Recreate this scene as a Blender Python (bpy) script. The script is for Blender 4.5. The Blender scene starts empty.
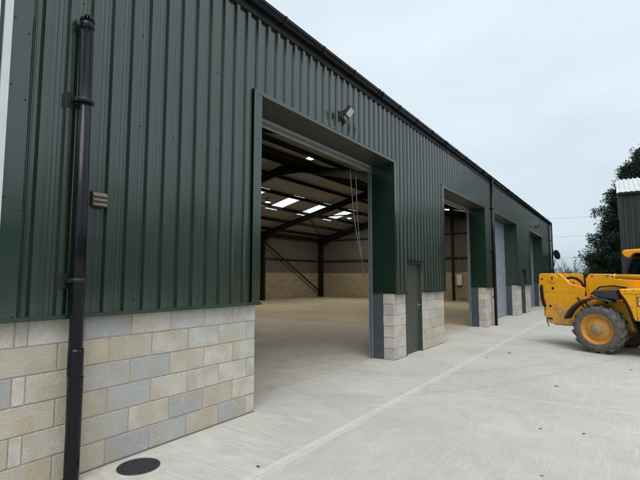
import bpy, bmesh, math, random
from mathutils import Vector, Matrix

random.seed(7)
R = math.radians
scene = bpy.context.scene
COL = scene.collection

# ------------------------------------------------------------------ camera
cam_d = bpy.data.cameras.new('camera')
cam = bpy.data.objects.new('camera', cam_d)
COL.objects.link(cam)
cam.location = (0.0, -3.933, 1.68)
cam.rotation_euler = (R(90 + 4.936), 0, R(-90 + 34.464))
cam_d.sensor_width = 36.0
cam_d.lens = 36.0 * 440 / 640
cam_d.clip_start = 0.05
cam_d.clip_end = 3000
scene.camera = cam

# ------------------------------------------------------------------ sky
SUN_EL, SUN_AZ = 58.0, 235.0      # degrees; azimuth clockwise from +Y
world = bpy.data.worlds.new('World')
scene.world = world
world.use_nodes = True
nt = world.node_tree
nt.nodes.clear()
wout = nt.nodes.new('ShaderNodeOutputWorld')
skyt = nt.nodes.new('ShaderNodeTexSky')
skyt.sky_type = 'NISHITA'
skyt.sun_disc = False
skyt.sun_elevation = R(SUN_EL)
skyt.sun_rotation = R(SUN_AZ)
skyt.air_density = 1.0
skyt.dust_density = 3.0
bg1 = nt.nodes.new('ShaderNodeBackground')
bg1.inputs['Strength'].default_value = 0.05
hs = nt.nodes.new('ShaderNodeHueSaturation')
hs.inputs['Saturation'].default_value = 0.35
nt.links.new(skyt.outputs[0], hs.inputs['Color'])
nt.links.new(hs.outputs[0], bg1.inputs['Color'])
# the even cloud sheet of an overcast day, a little brighter overhead
tc = nt.nodes.new('ShaderNodeTexCoord')
sep = nt.nodes.new('ShaderNodeSeparateXYZ')
nt.links.new(tc.outputs['Generated'], sep.inputs[0])
ramp = nt.nodes.new('ShaderNodeValToRGB')
ramp.color_ramp.elements[0].position = 0.0
ramp.color_ramp.elements[0].color = (0.45, 0.555, 0.625, 1)
ramp.color_ramp.elements[1].position = 1.0
ramp.color_ramp.elements[1].color = (0.90, 0.98, 1.03, 1)
nt.links.new(sep.outputs['Z'], ramp.inputs[0])
noi = nt.nodes.new('ShaderNodeTexNoise')
noi.inputs['Scale'].default_value = 2.6
noi.inputs['Detail'].default_value = 4.0
mp = nt.nodes.new('ShaderNodeMapping')
mp.inputs['Scale'].default_value = (1, 1, 3.0)
nt.links.new(tc.outputs['Generated'], mp.inputs[0])
nt.links.new(mp.outputs[0], noi.inputs['Vector'])
mr = nt.nodes.new('ShaderNodeMapRange')
mr.inputs['From Min'].default_value = 0.3
mr.inputs['From Max'].default_value = 0.7
mr.inputs['To Min'].default_value = 0.90
mr.inputs['To Max'].default_value = 1.06
nt.links.new(noi.outputs['Fac'], mr.inputs['Value'])
bg2 = nt.nodes.new('ShaderNodeBackground')
nt.links.new(ramp.outputs[0], bg2.inputs['Color'])
nt.links.new(mr.outputs[0], bg2.inputs['Strength'])
addw = nt.nodes.new('ShaderNodeAddShader')
nt.links.new(bg1.outputs[0], addw.inputs[0])
nt.links.new(bg2.outputs[0], addw.inputs[1])
nt.links.new(addw.outputs[0], wout.inputs['Surface'])

# ------------------------------------------------------------------ sun behind cloud
sun_d = bpy.data.lights.new('sun', 'SUN')
sun_d.energy = 1.5
sun_d.angle = R(40)
sun_d.color = (1.0, 0.97, 0.93)
sun = bpy.data.objects.new('sun', sun_d)
COL.objects.link(sun)
sdir = Vector((math.sin(R(SUN_AZ)) * math.cos(R(SUN_EL)), math.cos(R(SUN_AZ)) * math.cos(R(SUN_EL)), math.sin(R(SUN_EL))))
sun.rotation_euler = sdir.to_track_quat('Z', 'Y').to_euler()
sun.location = sdir * 60

vs = scene.view_settings
vs.view_transform = 'Standard'
vs.look = 'None'
vs.gamma = 1.0
vs.exposure = 0.0
vs.use_curve_mapping = False
scene.render.engine = 'CYCLES'
scene.cycles.use_denoising = True
scene.cycles.max_bounces = 10
scene.cycles.diffuse_bounces = 6
scene.cycles.glossy_bounces = 4
scene.cycles.transparent_max_bounces = 24
scene.cycles.sample_clamp_indirect = 6.0
scene.cycles.caustics_reflective = False
scene.cycles.caustics_refractive = False


# ================================================================== helpers
class MB:
    """collects verts/faces of one mesh"""
    def __init__(self):
        self.v, self.f, self.sm = [], [], []

    def add(self, vs_, fs_, smooth=False):
        o = len(self.v)
        self.v += [tuple(p) for p in vs_]
        for f in fs_:
            self.f.append(tuple(i + o for i in f))
            self.sm.append(smooth)
        return self

    def box(self, x0, x1, y0, y1, z0, z1):
        vs_ = [(x0, y0, z0), (x1, y0, z0), (x1, y1, z0), (x0, y1, z0), (x0, y0, z1), (x1, y0, z1), (x1, y1, z1), (x0, y1, z1)]
        return self.add(vs_, [(0, 3, 2, 1), (4, 5, 6, 7), (0, 1, 5, 4), (1, 2, 6, 5), (2, 3, 7, 6), (3, 0, 4, 7)])

    def bbox(self, x0, x1, y0, y1, z0, z1, b=0.01):
        """box with chamfered edges"""
        b = min(b, (x1 - x0) * .45, (y1 - y0) * .45, (z1 - z0) * .45)
        c = ((x0 + x1) / 2, (y0 + y1) / 2, (z0 + z1) / 2)
        h = ((x1 - x0) / 2, (y1 - y0) / 2, (z1 - z0) / 2)
        vs_, idx = [], {}
        for sx in (-1, 1):
            for sy in (-1, 1):
                for sz in (-1, 1):
                    for a in range(3):
                        s = (sx, sy, sz)
                        p = [c[i] + s[i] * (h[i] - (0 if i == a else b)) for i in range(3)]
                        idx[(sx, sy, sz, a)] = len(vs_)
                        vs_.append(p)
        fs_ = []
        def orient(q):
            n = (Vector(vs_[q[1]]) - Vector(vs_[q[0]])).cross(Vector(vs_[q[2]]) - Vector(vs_[q[0]]))
            m = sum((Vector(vs_[i]) for i in q), Vector()) / len(q) - Vector(c)
            fs_.append(tuple(q) if n.dot(m) > 0 else tuple(reversed(q)))
        for a in range(3):
            o = [i for i in range(3) if i != a]
            for s in (-1, 1):
                q = []
                for t in ((-1, -1), (1, -1), (1, 1), (-1, 1)):
                    k = [0, 0, 0]
                    k[a] = s; k[o[0]] = t[0]; k[o[1]] = t[1]
                    q.append(idx[(*k, a)])
                orient(q)
        for a in range(3):             # edges along axis a
            o = [i for i in range(3) if i != a]
            for s0 in (-1, 1):
                for s1 in (-1, 1):
                    k0 = [0, 0, 0]; k0[o[0]] = s0; k0[o[1]] = s1; k0[a] = -1
                    k1 = list(k0); k1[a] = 1
                    orient([idx[(*k0, o[0])], idx[(*k0, o[1])], idx[(*k1, o[1])], idx[(*k1, o[0])]])
        for sx in (-1, 1):
            for sy in (-1, 1):
                for sz in (-1, 1):
                    orient([idx[(sx, sy, sz, a)] for a in range(3)])
        return self.add(vs_, fs_)

    def prism(self, pts, lo, hi, axis=1, bev=0.0):
        """polygon in the plane across axis, extruded lo..hi, with an optional chamfer on the rim"""
        def P(a, b, c):
            return {0: (c, a, b), 1: (a, c, b), 2: (a, b, c)}[axis]
        n = len(pts)
        area = sum(pts[i][0] * pts[(i + 1) % n][1] - pts[(i + 1) % n][0] * pts[i][1] for i in range(n))
        if area < 0:
            pts = list(reversed(pts))
        rings = []
        if bev > 0:
            ins = []
            for i in range(n):
                p0, p1, p2 = Vector(pts[i - 1]), Vector(pts[i]), Vector(pts[(i + 1) % n])
                d1, d2 = (p1 - p0).normalized(), (p2 - p1).normalized()
                nn = Vector((-d1.y - d2.y, d1.x + d2.x))
                if nn.length < 1e-6:
                    nn = Vector((-d1.y, d1.x))
                nn.normalize()
                k = bev / max(.4, nn.dot(Vector((-d1.y, d1.x))))
                ins.append(tuple(p1 + nn * k))
            rings = [(ins, lo), (pts, lo + bev), (pts, hi - bev), (ins, hi)]
        else:
            rings = [(pts, lo), (pts, hi)]
        vs_, fs_ = [], []
        for ring, c in rings:
            vs_ += [P(a, b, c) for a, b in ring]
        flip = (axis == 1)
        def F(q):
            fs_.append(tuple(reversed(q)) if flip else tuple(q))
        F(tuple(reversed(range(n))))
        m = (len(rings) - 1) * n
        F(tuple(range(m, m + n)))
        for r in range(len(rings) - 1):
            for i in range(n):
                j = (i + 1) % n
                F((r * n + i, r * n + j, (r + 1) * n + j, (r + 1) * n + i))
        return self.add(vs_, fs_)

    def tube(self, pts, rad, seg=10, caps=True, smooth=True):
        pts = [Vector(p) for p in pts]
        n = len(pts)
        rads = rad if isinstance(rad, (list, tuple)) else [rad] * n
        vs_, fs_ = [], []
        up = None
        for i, p in enumerate(pts):
            d = (pts[min(i + 1, n - 1)] - pts[max(i - 1, 0)]).normalized()
            if up is None:
                up = Vector((0, 0, 1)) if abs(d.z) < .9 else Vector((1, 0, 0))
            a = d.cross(up).normalized()
            b = a.cross(d).normalized()
            up = b
            for k in range(seg):
                t = 2 * math.pi * k / seg
                vs_.append(p + (a * math.cos(t) + b * math.sin(t)) * rads[i])
        for i in range(n - 1):
            for k in range(seg):
                k2 = (k + 1) % seg
                fs_.append((i * seg + k, i * seg + k2, (i + 1) * seg + k2, (i + 1) * seg + k))
        self.add(vs_, fs_, smooth)
        if caps:
            o = len(self.v) - len(vs_)
            self.f.append(tuple(o + k for k in reversed(range(seg)))); self.sm.append(False)
            self.f.append(tuple(o + (n - 1) * seg + k for k in range(seg))); self.sm.append(False)
        return self

    def lathe(self, prof, origin=(0, 0, 0), axis='z', seg=24, smooth=True, closed=False):
        """prof: list of (radius, height)"""
        vs_, fs_ = [], []
        ox, oy, oz = origin
        for r, h in prof:
            for k in range(seg):
                t = 2 * math.pi * k / seg
                a, b = r * math.cos(t), r * math.sin(t)
                vs_.append({'z': (ox + a, oy + b, oz + h), 'y': (ox + a, oy + h, oz + b), 'x': (ox + h, oy + a, oz + b)}[axis])
        n = len(prof)
        for i in range(n if closed else n - 1):
            j = (i + 1) % n
            for k in range(seg):
                k2 = (k + 1) % seg
                q = (i * seg + k, i * seg + k2, j * seg + k2, j * seg + k)
                fs_.append(tuple(reversed(q)) if axis == 'y' else q)
        return self.add(vs_, fs_, smooth)

    def disc(self, c, r, axis='y', sgn=-1, seg=16):
        vs_ = []
        for k in range(seg):
            t = 2 * math.pi * k / seg
            a, b = r * math.cos(t), r * math.sin(t)
            vs_.append({'z': (c[0] + a, c[1] + b, c[2]), 'y': (c[0] + a, c[1], c[2] + b), 'x': (c[0], c[1] + a, c[2] + b)}[axis])
        q = tuple(range(seg))
        return self.add(vs_, [q if (sgn < 0) == (axis == 'y') else tuple(reversed(q))])

    def mesh(self, name, mat=None):
        me = bpy.data.meshes.new(name)
        me.from_pydata(self.v, [], self.f)
        me.polygons.foreach_set('use_smooth', self.sm)
        if mat:
            me.materials.append(mat)
        me.update()
        return me

    def build(self, name, mat=None, parent=None):
        return link(name, self.mesh(name, mat), parent)


def link(name, me, parent=None, loc=None):
    o = bpy.data.objects.new(name, me)
    COL.objects.link(o)
    if parent is not None:
        o.parent = parent
        o.matrix_parent_inverse = Matrix()
    if loc is not None:
        o.location = loc
    return o


def empty(name, loc=(0, 0, 0), rz=0.0, parent=None):
    o = bpy.data.objects.new(name, None)
    COL.objects.link(o)
    o.location = loc
    o.rotation_euler = (0, 0, rz)
    if parent is not None:
        o.parent = parent
    return o


def tag(o, label=None, cat=None, group=None, kind=None):
    if label: o['label'] = label
    if cat: o['category'] = cat
    if group: o['group'] = group
    if kind: o['kind'] = kind
    return o


# ================================================================== materials
class NT:
    def __init__(self, name):
        self.m = bpy.data.materials.new(name)
        self.m.use_nodes = True
        self.t = self.m.node_tree
        self.b = self.t.nodes['Principled BSDF']
        self.pos = None

    def n(self, typ, **kw):
        nd = self.t.nodes.new(typ)
        for k, v in kw.items():
            setattr(nd, k, v)
        return nd

    def l(self, a, b):
        self.t.links.new(a, b)

    def position(self, scale=(1, 1, 1), obj=False, loc=(0, 0, 0)):
        if obj:
            src = self.n('ShaderNodeTexCoord').outputs['Object']
        else:
            src = self.n('ShaderNodeNewGeometry').outputs['Position']
        m = self.n('ShaderNodeMapping')
        m.inputs['Scale'].default_value = scale
        m.inputs['Location'].default_value = loc
        self.l(src, m.inputs[0])
        return m.outputs[0]

    def noise(self, vec, scale, detail=4, rough=.55):
        nd = self.n('ShaderNodeTexNoise')
        nd.inputs['Scale'].default_value = scale
        nd.inputs['Detail'].default_value = detail
        nd.inputs['Roughness'].default_value = rough
        self.l(vec, nd.inputs['Vector'])
        return nd.outputs['Fac']

    def range(self, v, a, b, c, d):
        nd = self.n('ShaderNodeMapRange')
        nd.inputs[1].default_value = a; nd.inputs[2].default_value = b
        nd.inputs[3].default_value = c; nd.inputs[4].default_value = d
        self.l(v, nd.inputs[0])
        return nd.outputs[0]

    def mix(self, fac, a, b, mode='MIX'):
        nd = self.n('ShaderNodeMix', data_type='RGBA', blend_type=mode)
        for sock, val in ((nd.inputs[0], fac), (nd.inputs[6], a), (nd.inputs[7], b)):
            if isinstance(val, (int, float)):
                sock.default_value = val
            elif isinstance(val, tuple):
                sock.default_value = (*val, 1) if len(val) == 3 else val
            else:
                self.l(val, sock)
        return nd.outputs[2]

    def math(self, op, a, b=0.0):
        nd = self.n('ShaderNodeMath', operation=op)
        for sock, val in ((nd.inputs[0], a), (nd.inputs[1], b)):
            if isinstance(val, (int, float)):
                sock.default_value = val
            else:
                self.l(val, sock)
        return nd.outputs[0]

    def bump(self, h, dist=.002, strength=1.0):
        nd = self.n('ShaderNodeBump')
        nd.inputs['Strength'].default_value = strength
        nd.inputs['Distance'].default_value = dist
        self.l(h, nd.inputs['Height'])
        self.l(nd.outputs[0], self.b.inputs['Normal'])

    def set(self, **kw):
        names = dict(base='Base Color', rough='Roughness', metal='Metallic', spec='Specular IOR Level', coat='Coat Weight', coatr='Coat Roughness')
        for k, v in kw.items():
            s = self.b.inputs[names[k]]
            if isinstance(v, tuple):
                s.default_value = (*v, 1)
            elif isinstance(v, (int, float)):
                s.default_value = v
            else:
                self.l(v, s)
        return self.m


def simple(name, col, rough=.5, metal=0.0, var=.12, vscale=6.0, spec=.5, coat=0.0, bump=0.0):
    t = NT(name)
    p = t.position()
    f = t.noise(p, vscale, 5)
    hi = tuple(min(1, c * (1 + var)) for c in col)
    lo = tuple(c * (1 - var) for c in col)
    c = t.mix(t.range(f, .3, .7, 0, 1), lo, hi)
    f2 = t.noise(p, vscale * 3.1, 3)
    r = t.range(f2, .3, .7, max(.02, rough - .07), min(1, rough + .07))
    if bump:
        t.bump(t.noise(p, 60, 3), bump)
    return t.set(base=c, rough=r, metal=metal, spec=spec, coat=coat)


M = {}
# plastisol-coated green cladding: leathery fine grain, faint streaks of rain dirt
t = NT('green_cladding')
p = t.position((5, 5, .5))
f = t.noise(p, 3.0, 5)
p2 = t.position()
f2 = t.noise(p2, 1.3, 4)
c = t.mix(t.range(f, .3, .75, 0, 1), (.008, .0235, .0135), (.012, .0275, .017))
c = t.mix(t.range(f2, .35, .7, 0, .35), c, (.022, .034, .024))
dust = t.noise(t.position((9, 9, .25)), 2.0, 4, .6)
c = t.mix(t.range(dust, .58, .78, 0, .22), c, (.06, .07, .06))
t.bump(t.noise(t.position((1, 1, .5)), 2.6, 2), .010, .35)
M['green'] = t.set(base=c, rough=t.range(f2, .3, .7, .17, .25), spec=1.0, coat=.3, coatr=.12)
t.b.inputs['IOR'].default_value = 1.50
t = NT('green_flashing')
p2 = t.position()
f2 = t.noise(p2, 2.3, 4)
c = t.mix(t.range(f2, .3, .7, 0, 1), (.008, .026, .016), (.011, .030, .019))
M['flash'] = t.set(base=c, rough=t.range(f2, .3, .7, .17, .25), spec=1.0, coat=.3, coatr=.12)
t.b.inputs['IOR'].default_value = 1.50
M['soffit'] = simple('soffit_steel', (.030, .033, .027), .5, var=.15)
M['pale_steel'] = simple('pale_steel', (.62, .66, .68), .45, var=.06)
M['grey_steel'] = simple('grey_cladding', (.20, .225, .225), .4, var=.08)
M['door_green'] = simple('door_paint', (.052, .064, .053), .45, var=.08, vscale=3)
M['galv'] = simple('galvanised_steel', (.42, .45, .47), .42, metal=.75, var=.14, vscale=9)
M['shutter'] = simple('shutter_slats', (.34, .40, .45), .42, metal=.25, var=.08, vscale=5)
M['bluesteel'] = simple('blue_grey_post', (.070, .080, .094), .5, var=.15, vscale=7)
M['black_plastic'] = simple('black_plastic', (.005, .006, .010), .20, var=.06, vscale=3, spec=.28)
M['black_metal'] = simple('black_metal', (.011, .011, .012), .55, var=.3, vscale=8)
M['coil'] = simple('dull_curtain', (.105, .105, .098), .5, metal=.3, var=.15)
M['frame'] = simple('dark_steel_frame', (.004, .004, .004), .8, var=.25)
M['roof_under'] = simple('roof_sheet', (.27, .265, .24), .7, var=.12, vscale=1.5)
M['liner'] = simple('inner_wall_sheet', (.095, .097, .09), .65, var=.12, vscale=1.5)
M['screw'] = simple('screw_head', (.016, .018, .018), .4, var=.1)
M['vent'] = simple('brown_vent', (.15, .12, .105), .5, var=.12, vscale=20)
M['mortar'] = simple('mortar', (.40, .32, .28), .95, var=.2, vscale=30, bump=.002)
M['white_box'] = simple('white_paint', (.62, .62, .60), .5, var=.05)
M['rooftop'] = simple('pale_roof_sheet', (.55, .57, .58), .7, var=.15, vscale=3)
M['dark_clad'] = simple('charcoal_cladding', (.013, .018, .017), .4, var=.12, vscale=2)
M['rubber'] = simple('tyre_rubber', (.105, .096, .085), .85, var=.3, vscale=12, bump=.002)
M['black_rubber'] = simple('black_rubber', (.006, .006, .007), .75, var=.2, spec=.25)
M['darkgrey'] = simple('dark_grey_plastic', (.038, .040, .044), .5, var=.2, vscale=14)
M['bark'] = simple('bark', (.085, .066, .05), .9, var=.3, vscale=8, bump=.01)
M['twig'] = simple('bare_twig', (.115, .10, .085), .9, var=.25, vscale=3)
M['wire'] = simple('wire', (.10, .10, .11), .5)
M['pole_wood'] = simple('weathered_pole', (.10, .085, .07), .9, var=.2)

# yellow machine paint with dust and scuffs
t = NT('yellow_paint')
p = t.position(obj=True)
f = t.noise(p, 3.0, 6, .65)
f2 = t.noise(p, 14.0, 5, .6)
c = t.mix(t.range(f, .35, .7, 0, 1), (.85, .375, .005), (.88, .42, .010))
c = t.mix(t.range(f2, .60, .72, 0, .55), c, (.48, .25, .04))
sz = t.n('ShaderNodeSeparateXYZ'); t.l(p, sz.inputs[0])
low = t.range(t.math('ADD', sz.outputs[2], t.range(f, .3, .7, -.35, .35)), .55, 1.05, .75, 0)
c = t.mix(t.math('MULTIPLY', low, t.range(f2, .35, .6, .2, 1)), c, (.27, .21, .14))
scr = t.noise(t.position((3, 3, 26), obj=True), 3.0, 4, .7)
c = t.mix(t.range(scr, .66, .72, 0, .6), c, (.20, .13, .06))
grs = t.noise(p, 5.5, 5, .7)
c = t.mix(t.range(grs, .68, .78, 0, .55), c, (.10, .07, .03))
M['yellow'] = t.set(base=c, rough=t.range(f2, .3, .7, .32, .6), coat=.15)
t = NT('muddy_rim_paint')
p = t.position(obj=True)
f = t.noise(p, 9.0, 6, .65)
c = t.mix(t.range(f, .35, .65, 0, 1), (.70, .29, .006), (.40, .22, .07))
c = t.mix(t.range(t.noise(p, 26, 4, .7), .56, .68, 0, .8), c, (.22, .16, .10))
M['rim'] = t.set(base=c, rough=.6)
M['hub'] = simple('dusty_hub', (.33, .23, .11), .8, var=.3, vscale=25)

# block faces: buff and grey concrete, open texture; colour of each block from its object colour
t = NT('concrete_block')
oi = t.n('ShaderNodeObjectInfo')
p = t.position()
off = t.n('ShaderNodeVectorMath', operation='MULTIPLY_ADD')
rv = t.n('ShaderNodeCombineXYZ')
t.l(oi.outputs['Random'], rv.inputs[0]); t.l(oi.outputs['Random'], rv.inputs[2])
off.inputs[1].default_value = (17, 5, 23)
t.l(rv.outputs[0], off.inputs[0]); t.l(p, off.inputs[2])
big = t.noise(off.outputs[0], 3.6, 3, .5)
c = t.mix(t.range(big, .46, .62, 0, .60), oi.outputs['Color'], (.50, .42, .28))
c = t.mix(t.range(t.noise(off.outputs[0], 4.5, 3), .5, .66, 0, .55), c, (.41, .42, .42))
fine = t.noise(p, 95, 4, .7)
c = t.mix(t.range(fine, .36, .58, .40, 1), (.30, .28, .25), c)
pale = t.noise(off.outputs[0], 9, 4, .6)
c = t.mix(t.range(pale, .52, .72, 0, .45), c, (.60, .57, .52))
med = t.noise(p, 28, 4, .6)
c = t.mix(t.range(med, .60, .75, 0, .35), c, (.38, .34, .28))
pore = t.noise(p, 210, 2, .6)
c = t.mix(t.range(pore, .62, .70, 0, .5), c, (.24, .22, .19))
h = t.math('ADD', t.math('MULTIPLY', fine, .7), med)
t.bump(h, .006, 1.0)
M['block'] = t.set(base=c, rough=.93, spec=.25)
# far interior block walls: coursing too fine to build
t = NT('inner_block_wall')
tcn = t.n('ShaderNodeNewGeometry')
sp = t.n('ShaderNodeSeparateXYZ'); t.l(tcn.outputs['Position'], sp.inputs[0])
cb = t.n('ShaderNodeCombineXYZ')
t.l(t.math('ADD', sp.outputs[0], sp.outputs[1]), cb.inputs[0]); t.l(sp.outputs[2], cb.inputs[1])
br = t.n('ShaderNodeTexBrick')
br.inputs['Scale'].default_value = 1.0
br.inputs['Brick Width'].default_value = .45
br.inputs['Row Height'].default_value = .225
br.inputs['Mortar Size'].default_value = .008
br.inputs['Color1'].default_value = (.36, .31, .22, 1)
br.inputs['Color2'].default_value = (.24, .225, .19, 1)
br.inputs['Mortar'].default_value = (.16, .14, .12, 1)
t.l(cb.outputs[0], br.inputs['Vector'])
M['inner_block'] = t.set(base=t.mix(t.range(t.noise(t.position(), 2.2, 4), .4, .65, 0, .6), br.outputs['Color'], (.30, .25, .17)), rough=.95)


def concrete(name, along, base, margin=None):
    """brushed concrete; along='x' or 'y' is the direction of the broom strokes"""
    t = NT(name)
    p = t.position()
    big = t.noise(p, .45, 5, .6)
    mid = t.noise(p, 3.5, 6, .65)
    lo = tuple(v * .86 for v in base); hi = tuple(min(1, v * 1.08) for v in base)
    c = t.mix(t.range(big, .3, .7, 0, 1), lo, hi)
    c = t.mix(t.range(mid, .42, .70, 0, .5), c, tuple(v * .74 for v in base))
    blot = t.noise(p, 1.4, 6, .7)
    c = t.mix(t.range(blot, .60, .74, 0, .45), c, tuple(v * .66 for v in base))
    c = t.mix(t.range(t.noise(p, 2.1, 5, .7), .58, .72, 0, .5), c, tuple(min(1, v * 1.22) for v in base))
    sc = (4.0, 70, 1) if along == 'x' else (40, 2.0, 1)
    warp = t.noise(p, .5, 2)
    pv = t.n('ShaderNodeVectorMath', operation='ADD')
    wv = t.n('ShaderNodeCombineXYZ')
    t.l(t.math('MULTIPLY', warp, .05), wv.inputs[1 if along == 'x' else 0])
    t.l(p, pv.inputs[0]); t.l(wv.outputs[0], pv.inputs[1])
    mm = t.n('ShaderNodeMapping'); mm.inputs['Scale'].default_value = sc
    t.l(pv.outputs[0], mm.inputs[0])
    br = t.noise(mm.outputs[0], 1.0, 4, .6)
    mm2 = t.n('ShaderNodeMapping'); mm2.inputs['Scale'].default_value = tuple(v * .22 if v > 2 else v * .5 for v in sc)
    t.l(pv.outputs[0], mm2.inputs[0])
    br2 = t.noise(mm2.outputs[0], 1.0, 3, .5)
    patch = t.range(t.noise(p, .8, 3), .35, .6, .3, 1)      # strokes fade in and out
    streak = t.math('MULTIPLY', t.range(br, .38, .62, 0, 1), patch)
    c = t.mix(t.math('MULTIPLY', streak, .60 if along == 'x' else .85), c, tuple(v * .72 for v in base))
    c = t.mix(t.range(br2, .55, .75, 0, .30), c, tuple(min(1, v * 1.15) for v in base))
    sand = t.noise(p, 130, 3, .7)
    c = t.mix(t.range(sand, .54, .68, 0, .6), c, tuple(v * .55 for v in base))
    if along == 'x' or along == 'y':
        st = t.n('ShaderNodeSeparateXYZ'); t.l(p, st.inputs[0])
        yy = st.outputs[1]
        for off, cur, x0 in ((0, .16, 13.1), (1.75, .15, 13.1), (0, .42, 6.6), (1.7, .40, 6.6)):
            line = t.math('ADD', t.math('MULTIPLY', t.math('MULTIPLY', yy, yy), cur), x0 + off - 1.2)
            dd = t.math('ABSOLUTE', t.math('SUBTRACT', st.outputs[0], line))
            tk = t.math('MULTIPLY', t.range(dd, .10, .22, 1, 0), t.range(t.noise(p, 6, 5, .7), .40, .62, 0, .38))
            c = t.mix(tk, c, tuple(v * q for v, q in zip(base, (.60, .56, .50))))
    if margin is not None:                                    # trowelled smooth edge beside the joint
        s = t.n('ShaderNodeSeparateXYZ'); t.l(p, s.inputs[0])
        d = t.math('ABSOLUTE', t.math('ADD', s.outputs[1], -margin))
        if along == 'x':
            for jx in (6.82, 13.6):
                dx = t.math('ADD', t.math('ABSOLUTE', t.math('ADD', s.outputs[0], -jx)), .04)
                d = t.math('MINIMUM', d, dx)
        wob = t.math('ADD', d, t.range(t.noise(p, 9, 3), .3, .7, -.012, .012))
        mk = t.math('MULTIPLY', t.range(wob, .055, .07, 1, 0), t.range(t.noise(p, 3.5, 3), .35, .55, .3, 1))
        c = t.mix(t.math('MULTIPLY', mk, .6), c, tuple(min(1, v * 1.13) for v in base))
    h = t.math('ADD', t.math('MULTIPLY', br, .8), t.math('MULTIPLY', sand, .35))
    t.bump(h, .006, .8)
    return t.set(base=c, rough=t.range(big, .3, .7, .72, .88), spec=.3)


JY = -1.28
M['apron'] = concrete('apron_concrete', 'y', (.57, .555, .51), JY)
M['yard'] = concrete('yard_concrete', 'x', (.545, .53, .495), JY)
M['collar'] = simple('smooth_mortar', (.50, .48, .43), .85, var=.1, vscale=7, bump=.002)


def slab_mat(name, base, stain):
    t = NT(name)
    p = t.position()
    big = t.noise(p, .5, 6, .65)
    mid = t.noise(p, 3, 6, .65)
    c = t.mix(t.range(big, .3, .7, 0, 1), tuple(v * .85 for v in base), tuple(v * 1.1 for v in base))
    c = t.mix(t.range(mid, .5, .72, 0, .6), c, stain)
    s = t.n('ShaderNodeSeparateXYZ'); t.l(p, s.inputs[0])
    near = t.range(t.math('ADD', s.outputs[1], t.range(t.noise(p, .9, 4), .3, .7, -1.2, 1.2)), .6, 2.6, .75, 0)
    dirt = t.math('MULTIPLY', near, t.range(t.noise(p, 2.4, 5, .65), .42, .62, 0, 1))
    c = t.mix(dirt, c, stain)
    c = t.mix(t.range(t.noise(p, 60, 3, .7), .58, .7, 0, .4), c, tuple(v * .5 for v in base))
    return t.set(base=c, rough=t.range(big, .3, .7, .45, .75), spec=.35)


M['floor_grey'] = slab_mat('floor_grey', (.50, .485, .445), (.40, .325, .24))
M['floor_tan'] = slab_mat('floor_tan', (.48, .44, .345), (.42, .36, .265))
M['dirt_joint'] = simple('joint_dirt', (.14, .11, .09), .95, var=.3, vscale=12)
t = NT('field_grass')
p = t.position()
c = t.mix(t.range(t.noise(p, .3, 6), .35, .65, 0, 1), (.045, .060, .018), (.075, .080, .030))
M['grass'] = t.set(base=c, rough=.95)
M['clod'] = simple('dark_dirt', (.075, .06, .045), .95, var=.4, vscale=60)

t = NT('iron_cover')
p = t.position()
c = t.mix(t.range(t.noise(p, 180, 3, .7), .60, .72, 0, .8), (.020, .022, .026), (.22, .21, .19))
M['iron'] = t.set(base=c, rough=.55)

# translucent rooflight sheet
t = NT('rooflight_sheet')
tr = t.n('ShaderNodeBsdfTranslucent'); tr.inputs['Color'].default_value = (.93, .95, .96, 1)
mx = t.n('ShaderNodeMixShader'); mx.inputs[0].default_value = .12
t.b.inputs['Base Color'].default_value = (.8, .8, .8, 1)
t.l(tr.outputs[0], mx.inputs[1]); t.l(t.b.outputs[0], mx.inputs[2])
t.l(mx.outputs[0], t.t.nodes['Material Output'].inputs['Surface'])
M['rooflight'] = t.m
t = NT('lamp_glow')
t.b.inputs['Base Color'].default_value = (.8, .8, .75, 1)
t.b.inputs['Emission Color'].default_value = (1, .86, .58, 1)
t.b.inputs['Emission Strength'].default_value = 14
M['glow'] = t.m
t = NT('lamp_glass')
t.set(base=(.70, .73, .75), rough=.12, spec=.6)
M['lampglass'] = t.m
t = NT('cab_glass')
gl = t.n('ShaderNodeBsdfGlass'); gl.inputs['Color'].default_value = (.55, .72, .70, 1); gl.inputs['IOR'].default_value = 1.45
tp = t.n('ShaderNodeBsdfTransparent'); tp.inputs['Color'].default_value = (.30, .42, .42, 1)
gs = t.n('ShaderNodeBsdfGlossy'); gs.inputs['Roughness'].default_value = .05; gs.inputs['Color'].default_value = (.9, .95, .95, 1)
lw = t.n('ShaderNodeFresnel'); lw.inputs['IOR'].default_value = 2.2
mx = t.n('ShaderNodeMixShader')
t.l(lw.outputs[0], mx.inputs[0]); t.l(tp.outputs[0], mx.inputs[1]); t.l(gs.outputs[0], mx.inputs[2])
t.l(mx.outputs[0], t.t.nodes['Material Output'].inputs['Surface'])
M['glass'] = t.m
t = NT('mirror_glass')
t.set(base=(.5, .55, .58), rough=.1, metal=.9)
M['mirror'] = t.m


def leaf_mat(name, a, b):
    t = NT(name)
    oi = t.n('ShaderNodeNewGeometry')
    f = t.noise(t.position(), 1.3, 4)
    c = t.mix(oi.outputs['Random Per Island'], a, b)
    c = t.mix(t.range(f, .35, .65, 0, .5), c, tuple(v * .55 for v in a))
    return t.set(base=c, rough=.75, spec=.25)


M['conifer'] = leaf_mat('conifer_foliage', (.012, .026, .015), (.034, .056, .030))

# ================================================================== ground and yard
g = MB()
g.add([(-400, -400, -.06), (1200, -400, -.06), (1200, 400, -.06), (-400, 400, -.06)], [(0, 1, 2, 3)])
ground = g.build('ground', M['grass'])
tag(ground, kind='structure')
g = MB()
g.box(-14, 40, -24, .498, -.30, -.022)
yard = g.build('yard', M['dirt_joint'])
tag(yard, kind='structure')


def slab(x0, x1, y0, y1, mat, parent, top=0.0):
    b = MB()
    b.bbox(x0, x1, y0, y1, -.14, top, .006)
    return b.build('slab', mat, parent)


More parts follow.
